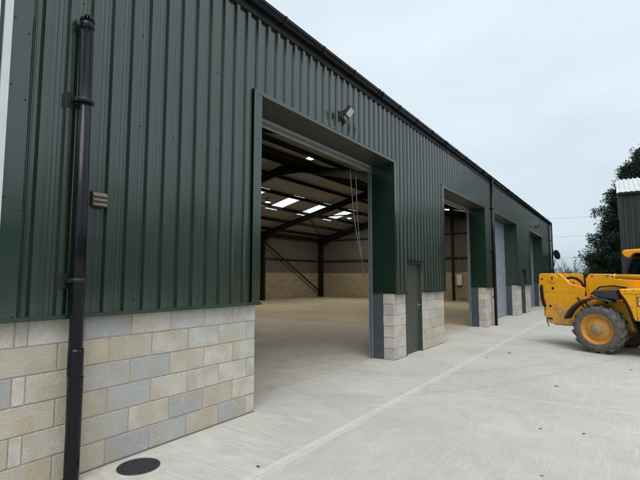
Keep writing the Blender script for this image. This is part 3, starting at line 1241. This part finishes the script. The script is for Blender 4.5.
clods = [(3.06, -1.16, .034), (7.86, -3.0, .05), (5.58, -3.09, .03), (5.67, -3.5, .032), (10.01, -3.97, .045), (10.71, -1.75, .055), (9.79, -1.5, .035), (4.29, -3.28, .022)]
for (x, y, s) in clods:
    s *= .5
    b = bmesh.new()
    bmesh.ops.create_icosphere(b, subdivisions=1, radius=s)
    rng = random.Random(int(x * 1000))
    for v in b.verts:
        v.co *= rng.uniform(.6, 1.25)
        v.co.z *= .3; v.co.x *= 1.5
    lo = min(v.co.z for v in b.verts)
    for v in b.verts: v.co.z -= lo + .002
    me = bpy.data.meshes.new('dirt_clod'); b.to_mesh(me); b.free(); me.materials.append(M['clod'])
    o = link('dirt_clod', me, None, (x, y, 0)); o.rotation_euler.z = rng.uniform(0, 6)
    tag(o, 'small dark clod of dirt lying loose on the pale concrete yard', 'dirt clod', 'dirt clods on the yard')

# ================================================================== telehandler
A = R(20)
TH = empty('telehandler', (11.74 + .95 * math.cos(A), -3.37 - .95 * math.sin(A), 0), math.atan2(-math.cos(A), -math.sin(A)))
tag(TH, 'yellow telehandler with dusty tyres parked across the concrete yard', 'telehandler')


def th(m, name, mat, parent=None):
    return m.build(name, mat, parent or TH)


# wheels ------------------------------------------------------------
WR, WW = .535, .36
def make_wheel_meshes():
    rim = MB()
    # outward is -y
    h = WW / 2
    rim.lathe([(.335, -h + .02), (.345, -h + .005), (.330, -h - .004), (.318, -h + .02), (.300, -h + .055), (.285, -h + .075), (.262, -h + .080), (.248, -h + .068), (.225, -h + .06), (.16, -h + .045), (.15, -h + .04), (.0, -h + .04)], axis='y', seg=40)
    rim.lathe([(.335, h - .02), (.345, h - .005), (.320, h - .02), (.30, h - .10), (.0, h - .10)][::-1], axis='y', seg=40)
    ty = MB()
    ty.lathe([(.325, -h + .012), (.345, -h - .004), (.38, -h - .012), (.44, -h - .012), (.485, -h + .006), (.503, -h + .035), (.508, 0), (.503, h - .035), (.485, h - .006), (.44, h + .012), (.38, h + .012), (.345, h + .004), (.325, h - .012)], axis='y', seg=56)
    # lugs
    NL = 16
    for k in range(NL):
        for s in (-1, 1):
            t0 = 2 * math.pi * (k + (.5 if s > 0 else 0)) / NL
            pts = []
            for q in range(4):                  # from the shoulder to past the centre line
                f_ = q / 3
                y = s * ((h - .004) * (1 - f_) - .012 * f_)
                t_ = t0 + s * 0 + .30 * f_
                pts.append((t_, y, [.500, .515, .5, .5][0]))
            for q in range(3):
                (ta, ya, _), (tb, yb, _) = pts[q], pts[q + 1]
                dw = .042
                vv = []
                for (tt, yy) in ((ta, ya), (tb, yb)):
                    for rr_, ww in ((.495, dw * 1.15), (WR + .010 + (0 if abs(yy) < h - .05 else -.008), dw)):
                        for sg in (-1, 1):
                            an = tt + sg * ww
                            vv.append((rr_ * math.cos(an), yy, rr_ * math.sin(an)))
                ty.add(vv, [(0, 1, 3, 2), (4, 6, 7, 5), (2, 3, 7, 6), (0, 2, 6, 4), (1, 5, 7, 3)])
            # shoulder end of the lug down the sidewall
            ta = t0
            vv = []
            for rr_, yy in ((WR - .012, s * (h - .004)), (.455, s * (h + .017))):
                for sg in (-1, 1):
                    for inn in (0, 1):
                        an = ta + sg * .040
                        vv.append((rr_ * math.cos(an), yy - s * inn * .02, rr_ * math.sin(an)))
            ty.add(vv, [(0, 2, 6, 4), (0, 4, 5, 1), (2, 3, 7, 6), (4, 6, 7, 5)])
    hub = MB()
    hub.lathe([(0.0001, -h + .0), (.085, -h + .0), (.10, -h + .012), (.125, -h + .02), (.135, -h + .042)], axis='y', seg=24)
    for k in range(10):
        t_ = 2 * math.pi * k / 10
        hub.lathe([(0.0001, -h + .006), (.013, -h + .008), (.013, -h + .03)], (.112 * math.cos(t_), 0, .112 * math.sin(t_)), axis='y', seg=6, smooth=False)
    return rim.mesh('wheel', M['rim']), ty.mesh('tyre', M['rubber']), hub.mesh('hub', M['hub'])


w_rim, w_ty, w_hub = make_wheel_meshes()
for u, y, rz in ((.015, -.95 + WW / 2, 0), (.015, .95 - WW / 2, math.pi), (2.45, -.95 + WW / 2, 0), (2.45, .95 - WW / 2, math.pi)):
    w = link('wheel', w_rim, TH, (u, y, WR))
    w.rotation_euler = (0, random.uniform(0, 1), 0) if rz == 0 else (0, 0, rz)
    link('tyre', w_ty, w); link('hub', w_hub, w)
m = MB(); 
for u in (.015, 2.45):
    m.tube([(u, -.70, WR), (u, .70, WR)], .09, 12)
    m.bbox(u - .16, u + .16, -.16, .16, WR - .15, WR + .17, .03)
th(m, 'axle', M['black_metal'])
# chassis ------------------------------------------------------------
m = MB(); m.bbox(-1.2, 3.0, -.40, .40, .50, .86, .02)
th(m, 'chassis', M['yellow'])
plate = [(-1.47, 1.755), (-1.455, 1.785), (-1.40, 1.80), (-.96, 1.795), (-.80, 1.64), (-.70, 1.53), (-.37, 1.45), (-.40, 1.20), (-.30, 1.15), (.30, 1.17), (.40, 1.15), (.60, 1.0), (.62, .54), (-.90, .54), (-1.15, .535), (-1.24, .55), (-1.31, .62), (-1.345, .72), (-1.345, .82), (-1.32, .97), (-1.40, 1.15), (-1.46, 1.32), (-1.48, 1.51)]
m = MB(); m.prism(plate, -.52, -.45, axis=1, bev=.008)
pl = th(m, 'side_plate', M['yellow'])
plate2 = [p_ for p_ in plate]
m = MB(); m.prism(plate2, .45, .52, axis=1, bev=.008)
th(m, 'side_plate', M['yellow'])
m = MB(); m.bbox(-1.42, -1.0, -.449, .449, .70, 1.30, .02); m.bbox(-1.30, -.9, -.449, .449, .56, .70, .02)
th(m, 'counterweight', M['yellow'])
# pivot boss, pins and dark holes in the plate
m = MB(); m.lathe([(.105, 0), (.105, -.018), (.098, -.024), (.062, -.024), (.056, -.014), (.035, -.014), (.033, -.04), (.0001, -.04)], (-1.116, -.518, 1.663), axis='y', seg=24)
th(m, 'pivot_boss', M['yellow'], pl)
for (u, z, r_) in ((-1.116, 1.675, .026), (-1.39, 1.654, .025), (-1.127, 1.423, .032), (-1.205, .977, .03), (-.62, 1.56, .02)):
    m = MB(); yy = -.558 if r_ == .026 else -.519
    m.lathe([(r_, 0), (r_, -.006), (r_ * .6, -.007), (.0001, -.004)], (u, yy, z), axis='y', seg=12)
    th(m, 'pin', M['black_rubber'], pl)
m = MB(); m.bbox(-1.27, -1.16, -.527, -.519, .645, .685, .01); th(m, 'slot', M['black_rubber'], pl)
# rear rubber buffer and dangling strap
m = MB(); m.tube([(-1.40, -.545, 1.50), (-1.402, -.555, 1.40), (-1.385, -.555, 1.15), (-1.345, -.555, 1.0), (-1.32, -.545, .955)], [.035, .04, .04, .04, .03], 10)
th(m, 'rubber_buffer', M['black_rubber'])
m = MB(); m.tube([(-1.30, -.53, .70), (-1.30, -.54, .60), (-1.25, -.54, .47)], .012, 6)
th(m, 'strap', M['black_rubber'])
# boom tail arm over the notch, hose, links
arm = [(-1.02, 1.795), (-.575, 1.79), (-.47, 1.77), (-.40, 1.72), (-.36, 1.64), (-.36, 1.42), (-.455, 1.42), (-.46, 1.60), (-.52, 1.67), (-.62, 1.70), (-.92, 1.70)]
m = MB(); m.prism(arm, -.44, -.40, axis=1, bev=.006); th(m, 'link_arm', M['yellow'])
m = MB(); m.tube([(-.86, -.40, 1.58), (-.80, -.42, 1.67), (-.70, -.43, 1.695), (-.58, -.43, 1.66), (-.48, -.43, 1.58), (-.42, -.43, 1.45), (-.40, -.44, 1.25)], .030, 8)
m.tube([(-.40, -.455, 1.78), (-.385, -.46, 1.70), (-.385, -.46, 1.50), (-.40, -.46, 1.25)], .022, 8)
th(m, 'hydraulic_hose', M['black_rubber'])
m = MB(); m.tube([(-.86, -.45, 1.68), (-.72, -.45, 1.56)], .022, 8); th(m, 'hydraulic_rod', M['galv'])
# boom --------------------------------------------------------------
boom = [(-.385, 1.22), (-.395, 1.70), (-.36, 1.755), (-.31, 1.78), (.02, 1.775), (.12, 1.70), (.26, 1.65), (3.75, 1.50), (3.75, 1.20), (.6, 1.21)]
m = MB(); m.prism(boom, -.35, -.02, axis=1, bev=.012)
bo = th(m, 'boom', M['yellow'])
m = MB(); m.lathe([(.03, 0), (.03, -.008), (.0001, -.009)], (-.26, -.349, 1.735), axis='y', seg=10); th(m, 'pin', M['hub'], bo)
m = MB(); m.tube([(.20, -.30, 1.715), (2.6, -.30, 1.66)], .052, 14); m.tube([(.03, -.30, 1.722), (.22, -.30, 1.715)], [.03, .03], 10)
m.lathe([(.001, 0), (.062, 0), (.062, .05), (.001, .05)], (.17, -.30, 1.716), axis='x', seg=14)
th(m, 'hydraulic_cylinder', M['yellow'], bo)
m = MB(); m.bbox(.02, .10, -.36, -.24, 1.70, 1.765, .012); m.bbox(.10, .17, -.345, -.255, 1.685, 1.74, .01)
th(m, 'cylinder_mount', M['hub'], bo)
m = MB(); m.prism([(3.5, 1.40), (3.75, 1.40), (4.02, .70), (4.02, .30), (3.88, .30), (3.84, .70)], -.30, -.06, axis=1, bev=.01)
m.box(4.02, 4.08, -.65, .45, .30, .80)
th(m, 'carriage', M['black_metal'])
for yy in (-.5, .2):
    m = MB(); m.bbox(4.081, 4.14, yy, yy + .12, .06, .95, .006); m.prism([(4.141, .05), (5.2, .05), (5.2, .065), (4.141, .10)], yy, yy + .12, axis=1)
    th(m, 'fork', M['black_metal'])
# tool box / tank beside the boom ------------------------------------
m = MB(); m.prism([(-.06, 1.27), (-.06, 1.38), (-.04, 1.41), (.40, 1.43), (.44, 1.41), (.45, 1.26), (.42, 1.20), (.15, 1.22)], -.85, -.37, axis=1, bev=.02)
th(m, 'side_tank', M['darkgrey'])
# mudguard ------------------------------------------------------------
def band(pts, th_):
    o_, i_ = [], []
    for i in range(len(pts)):
        a = Vector(pts[max(0, i - 1)]); b = Vector(pts[min(len(pts) - 1, i + 1)])
        d = (b - a).normalized(); nn = Vector((-d.y, d.x))
        o_.append(tuple(Vector(pts[i]) + nn * th_ / 2)); i_.append(tuple(Vector(pts[i]) - nn * th_ / 2))
    return o_ + i_[::-1]
mg = [(-.69, .72), (-.645, .80), (-.585, .905), (-.49, 1.01), (-.39, 1.09), (-.27, 1.16), (-.134, 1.205), (0, 1.215), (.139, 1.20), (.24, 1.18), (.32, 1.15)]
m = MB(); m.prism(band(mg, .045), -.93, -.60, axis=1, bev=.008)
mgo = th(m, 'mudguard', M['darkgrey'])
m = MB(); m.tube([(-.30, -.72, 1.13), (-.34, -.53, 1.05)], .02, 8); m.tube([(.10, -.72, 1.19), (.10, -.53, 1.10)], .02, 8)
th(m, 'mudguard_stay', M['black_metal'], mgo)
# engine pod ----------------------------------------------------------
hood = [(.46, 1.43), (.52, 1.445), (.89, 1.462), (1.80, 1.43), (1.95, 1.38), (2.02, 1.20), (2.02, .78), (.74, .765), (.71, .81), (.67, .96), (.62, 1.10), (.56, 1.22), (.48, 1.34)]
m = MB(); m.prism(hood, -.86, -.38, axis=1, bev=.03)
ho = th(m, 'engine_cover', M['yellow'])
m = MB(); m.prism(band([(.44, 1.42), (.47, 1.335), (.545, 1.215), (.605, 1.10), (.65, .96), (.69, .81), (.72, .70), (.78, .52)], .035), -.87, -.60, axis=1, bev=.006)
th(m, 'edge_seal', M['black_rubber'], ho)
m = MB(); m.bbox(.805, 1.25, -.8645, -.860, 1.08, 1.28, .001); st = th(m, 'decal', M['black_rubber'], ho)
m = MB(); m.bbox(.822, 1.235, -.8670, -.8650, 1.10, 1.17, .0005); th(m, 'decal_panel', M['white_box'], st)
m = MB(); m.bbox(.822, 1.235, -.8670, -.8650, 1.178, 1.265, .0005); th(m, 'decal_panel', M['yellow'], st)
for k in range(5):
    m = MB(); m.bbox(1.35 + k * .11, 1.42 + k * .11, -.866, -.858, .95, 1.30, .003); th(m, 'grille_slot', M['black_rubber'], ho)
m = MB(); m.bbox(.78, 1.95, -.82, -.40, .42, .758, .03); th(m, 'step_tank', M['black_metal'])
for (u, z) in ((.58, 1.40), (.75, 1.42), (.95, 1.42), (.80, .83), (1.0, .83), (.70, 1.05)):
    m = MB(); m.lathe([(.012, 0), (.012, -.006), (.0001, -.007)], (u, -.859, z), axis='y', seg=6, smooth=False); th(m, 'bolt', M['black_metal'], ho)
m = MB(); m.box(.56, 2.0, -.8625, -.859, 1.335, 1.341); m.box(.785, .791, -.8625, -.859, .80, 1.335); th(m, 'panel_gap', M['black_rubber'], ho)
for (u, z) in ((-1.32, 1.74), (-.95, 1.74), (-.62, 1.46), (-.50, 1.30), (-1.24, 1.18), (-.95, .62), (-.75, .62), (-1.05, 1.0)):
    m = MB(); m.lathe([(.016, 0), (.016, -.009), (.0001, -.010)], (u, -.519, z), axis='y', seg=6, smooth=False); th(m, 'bolt', M['hub'], pl)
m = MB(); m.box(-1.02, -1.014, -.5225, -.5185, .56, 1.30); m.box(-1.40, -.55, -.5225, -.5185, 1.325, 1.331); th(m, 'weld_seam', M['hub'], pl)
m = MB()
m.tube([(-.30, -.36, 1.30), (-.10, -.40, 1.47), (.20, -.38, 1.50), (.45, -.37, 1.46)], .016, 6)
m.tube([(-.32, -.37, 1.24), (-.15, -.42, 1.17), (.05, -.45, 1.16), (.30, -.44, 1.20), (.50, -.40, 1.30)], .016, 6)
m.tube([(-.55, -.53, 1.22), (-.46, -.55, 1.12), (-.40, -.54, .98), (-.36, -.53, .86)], .014, 6)
th(m, 'hydraulic_hose', M['black_rubber'])
# cab -----------------------------------------------------------------
m = MB(); m.prism([(.30, .75), (1.95, .75), (2.05, 1.25), (1.95, 1.40), (.26, 1.40)], .16, .92, axis=1, bev=.02)
cab = th(m, 'cab', M['yellow'])
m = MB()
post = .045
for yy in (.17, .91 - post):
    m.prism(band([(.29, 1.39), (.27, 1.85), (.35, 2.06), (.44, 2.25)], .05), yy, yy + post, axis=1)
    m.prism(band([(1.95, 1.39), (1.85, 1.8), (1.60, 2.26)], .05), yy, yy + post, axis=1)
    m.prism(band([(1.15, 1.39), (1.13, 2.26)], .04), yy, yy + post, axis=1)
th(m, 'cab_pillar', M['black_metal'], cab)
win = [(.32, 1.40), (.295, 1.85), (.375, 2.06), (.46, 2.255), (1.59, 2.255), (1.83, 1.8), (1.92, 1.40)]
m = MB(); m.prism(win, .185, .190, axis=1); th(m, 'cab_window', M['glass'], cab)
m = MB(); m.prism(win, .89, .895, axis=1); th(m, 'cab_window', M['glass'], cab)
m = MB(); m.prism([(1.93, 1.41), (1.84, 1.8), (1.60, 2.25), (1.606, 2.25), (1.846, 1.8), (1.936, 1.41)], .215, .865, axis=1); th(m, 'cab_window', M['glass'], cab)
m = MB(); m.prism([(.21, 2.28), (.225, 2.325), (.27, 2.345), (1.0, 2.37), (1.6, 2.34), (1.68, 2.30), (1.62, 2.262), (.47, 2.262), (.42, 2.235), (.37, 2.185), (.30, 2.165), (.25, 2.20)], .12, .96, axis=1, bev=.02)
th(m, 'cab_roof', M['yellow'], cab)
m = MB(); m.bbox(.55, 1.05, .34, .74, 1.395, 1.50, .03); m.bbox(.50, .62, .34, .74, 1.45, 2.02, .03); th(m, 'operator_seat', M['black_rubber'], cab)
# mirror --------------------------------------------------------------
m = MB(); m.tube([(-1.375, -.05, 1.30), (-1.375, -.05, 1.84), (-1.31, -.05, 1.99), (-1.26, -.05, 2.18)], .011, 6)
mi = th(m, 'mirror', M['black_metal'])
b_ = [(.5 * .15 * math.cos(t_ * math.pi / 8), .5 * .26 * math.sin(t_ * math.pi / 8)) for t_ in range(16)]
b_ = [(-1.22 + a * math.cos(.28) - c_ * math.sin(.28) * -1 * -1, 2.29 + a * math.sin(.28) + c_ * math.cos(.28)) for a, c_ in b_]
m = MB(); m.prism(b_, -.08, -.02, axis=1, bev=.012); th(m, 'mirror_head', M['black_rubber'], mi)

# ================================================================== second barn
e = empty('metal_shed', (24, -3.93, 0)); tag(e, 'charcoal ribbed shed with pale roof behind the yellow machine', 'shed')
SL, ET = 15.0, 5.5
k = 0
y = 0.0
while y < SL - .01:
    w = 1.0
    pr = profile(y, y + w, .12, .04, False, .25)
    n = len(pr)
    m = MB()
    vs_ = [(-h, -a, 0.0) for a, h in pr] + [(-h, -a, ET) for a, h in pr]
    m.add(vs_, [(i, i + 1, n + i + 1, n + i) for i in range(n - 1)])
    m.build('cladding_sheet', M['dark_clad'], e)
    y += w
m = MB(); m.prism([(0, 0.02), (10, 0.02), (10, ET), (5, ET + 1.5), (0, ET)], 0.0, .01, axis=1); m.build('gable_wall', M['dark_clad'], e)
m = MB(); m.prism([(0, 0.02), (10, 0.02), (10, ET), (5, ET + 1.5), (0, ET)], -SL - .01, -SL, axis=1); m.build('gable_wall', M['dark_clad'], e)
m = MB(); m.box(9.99, 10.0, -SL, 0, 0, ET); m.build('rear_wall', M['dark_clad'], e)
m = MB(); m.box(-.06, .0, -.14, .02, 0, ET); m.build('corner_flashing', M['dark_clad'], e)
m = MB(); m.bbox(-.20, -.04, -SL, .03, ET - .09, ET + .03, .02); m.build('gutter', M['black_plastic'], e)
y = -.06
while y < SL - .01:
    w = 1.0
    for side in (0, 1):
        pr = profile(y, y + w, .1, .05, False, .2)
        n = len(pr)
        m = MB()
        if side == 0:
            vs_ = [(-.12, -a, ET + .01 + h) for a, h in pr] + [(5.0, -a, ET + 1.55 + h) for a, h in pr]
        else:
            vs_ = [(5.0, -a, ET + 1.55 + h) for a, h in pr] + [(10.12, -a, ET + .01 + h) for a, h in pr]
        m.add(vs_, [(i, i + 1, n + i + 1, n + i) for i in range(n - 1)])
        m.build('roof_sheet', M['rooftop'], e)
    y += w

# ================================================================== conifer
def conifer(pos, H, rad, base, seed, label):
    rng = random.Random(seed)
    e = empty('conifer_tree', pos); tag(e, label, 'tree')
    m = MB(); m.tube([(0, 0, 0), (.05, .03, H * .3), (0, 0, H * .6), (0, 0, H * .95)], [.32, .26, .16, .03], 10)
    limbs = []
    def crown_r(z):
        f = (z - base) / (H - base)
        lower = min(1, .88 + .5 * f)
        return rad * lower * (max(0, 1 - f) ** .55) * 1.02
    for k in range(340):
        f = rng.random() ** 1.25
        z = base + f * (H - base) * .97
        a = rng.uniform(0, 2 * math.pi)
        r = crown_r(z) * rng.uniform(.74, 1.0)
        z0 = z - r * .12
        tip = Vector((math.cos(a) * r, math.sin(a) * r, z + r * rng.uniform(.0, .22)))
        m.tube([(0, 0, z0), tip * .5 + Vector((0, 0, z0 * .5 + .02)), tip], [.06 * (1 - f) + .02, .03, .008], 5, caps=False)
        limbs.append((Vector((0, 0, z0)), tip))
    m.build('trunk', M['bark'], e)
    c = MB()
    vs_, fs_ = [], []
    for p0, tip in limbs:
        d = tip - p0
        L = d.length
        nsp = int(20 + L * 30)
        for q in range(nsp):
            f = rng.uniform(.25, 1.0) ** .7
            ctr = p0 + d * f + Vector((rng.gauss(0, .24), rng.gauss(0, .24), rng.gauss(0, .22)))
            if ctr.z < base * .8 + rng.uniform(-.3, .5): continue
            out = Vector((ctr.x, ctr.y, 0)).normalized() if ctr.length > .01 else Vector((1, 0, 0))
            for w in range(9):
                dirv = (out * rng.uniform(.2, 1) + Vector((rng.gauss(0, .6), rng.gauss(0, .6), rng.gauss(.15, .5)))).normalized()
                side = dirv.cross(Vector((rng.gauss(0, 1), rng.gauss(0, 1), rng.gauss(0, 1)))).normalized()
                l_, w_ = rng.uniform(.10, .22), rng.uniform(.030, .052)
                s0 = ctr + Vector((rng.gauss(0, .09), rng.gauss(0, .09), rng.gauss(0, .09)))
                o = len(vs_)
                vs_ += [s0 - side * w_ * .4, s0 + dirv * l_ * .55 - side * w_, s0 + dirv * l_, s0 + dirv * l_ * .55 + side * w_]
                fs_.append((o, o + 1, o + 2, o + 3))
    c.add(vs_, fs_)
    c.build('crown', M['conifer'], e)
    return e


conifer((42, -6.6, -.06), 12.0, 6.0, 1.0, 11, 'tall dark evergreen tree rising behind the charcoal shed')

# ================================================================== bare hedge shrubs
def shrub(pos, H, spread, seed, label):
    rng = random.Random(seed)
    m = MB()
    def grow(p, d, L, r, depth):
        n = 3
        pts, rads = [p], [r]
        for i in range(n):
            d = (d + Vector((rng.gauss(0, .16), rng.gauss(0, .16), rng.gauss(.03, .1)))).normalized()
            p = p + d * L / n
            pts.append(p); rads.append(r * (1 - .5 * (i + 1) / n))
        m.tube(pts, rads, 3 if depth else 5, caps=False)
        if depth < 3:
            for k in range(4 if depth < 2 else 5):
                nd = (d + Vector((rng.gauss(0, .55), rng.gauss(0, .55), rng.gauss(.1, .4)))).normalized()
                grow(pts[rng.choice((1, 2, 3))], nd, L * rng.uniform(.5, .75), max(.009, r * .5), depth + 1)
    for k in range(16):
        a = rng.uniform(0, 6.28)
        grow(Vector((rng.gauss(0, .3), rng.gauss(0, .3), 0)), Vector((math.cos(a) * spread, math.sin(a) * spread, 1)).normalized(), H * .52, .035, 0)
    o = m.build('hedge_shrub', M['twig'])
    o.location = pos
    tag(o, label, 'shrub', 'bare shrubs along the far hedge')


HL = ['bare brown shrub left of the gap beneath the overhead wires', 'tallest bare brown shrub directly behind the yellow machine', 'bare brown shrub at the foot of the dark evergreen tree',
      'bare shrub hidden low beside the green barn corner', 'bare twiggy shrub under the evergreen beside the charcoal shed']
for k, (y, H) in enumerate(((1.5, 2.7), (-.5, 3.2), (-2.3, 2.8), (3.6, 2.5), (-4.2, 2.7))):
    shrub((45 + (k % 2) * .8, y, -.06), H, .55, 20 + k, HL[k])

# ================================================================== far side of the field, left of and behind the viewer
rng = random.Random(5)
wv, wf = [], []
for k in range(5200):
    x = rng.uniform(-70, 120)
    y = -46 + rng.gauss(0, 2.2) + 3 * math.sin(x * .11)
    top = 10.5 + 2.2 * math.sin(x * .33) + 1.4 * math.sin(x * .91 + 1)
    z = rng.uniform(0, 1) ** .8 * top
    s_ = rng.uniform(.5, 1.1)
    n1 = Vector((rng.gauss(0, 1), rng.gauss(0, 1), rng.gauss(0, 1))).normalized()
    n2 = n1.cross(Vector((rng.gauss(0, 1), rng.gauss(0, 1), rng.gauss(0, 1)))).normalized()
    c0 = Vector((x, y, z))
    o = len(wv)
    wv += [c0 - n1 * s_, c0 - n2 * s_ * .6, c0 + n1 * s_, c0 + n2 * s_ * .6]
    wf.append((o, o + 1, o + 2, o + 3))
m = MB(); m.add(wv, wf)
wood = m.build('woodland', M['conifer'])
tag(wood, 'dark belt of trees across the field', 'woodland', kind='stuff')

# ================================================================== overhead wires
PA, PB = Vector((74, 30, 0)), Vector((68, -32, 0))
for P_, lb in ((PA, 'weathered wire pole standing behind the green barn'), (PB, 'weathered wire pole standing behind the charcoal shed')):
    e = empty('wire_pole', (P_.x, P_.y, -.06)); tag(e, lb, 'pole', 'poles of the overhead line')
    m = MB(); m.tube([(0, 0, 0), (0, 0, 12.2)], [.16, .11], 10); m.build('pole', M['pole_wood'], e)
    m = MB(); m.box(-.06, .06, -.9, .9, 11.2, 11.33); m.build('cross_arm', M['pole_wood'], e)
for za, zb, zm, lb in ((11.4, 9.9, -.5, 'topmost thin wire crossing the pale sky'), (8.6, 7.4, -.5, 'middle thin wire crossing the pale sky'), (5.4, 5.2, -.8, 'lowest thin wire just above the hedge')):
    pts = []
    for k in range(17):
        f = k / 16
        p_ = PA.lerp(PB, f); z = za + (zb - za) * f + zm * 4 * f * (1 - f)
        pts.append((p_.x, p_.y, z))
    m = MB(); m.tube(pts, .011, 5)
    o = m.build('overhead_wire', M['wire']); tag(o, lb, 'wire', 'overhead wires')
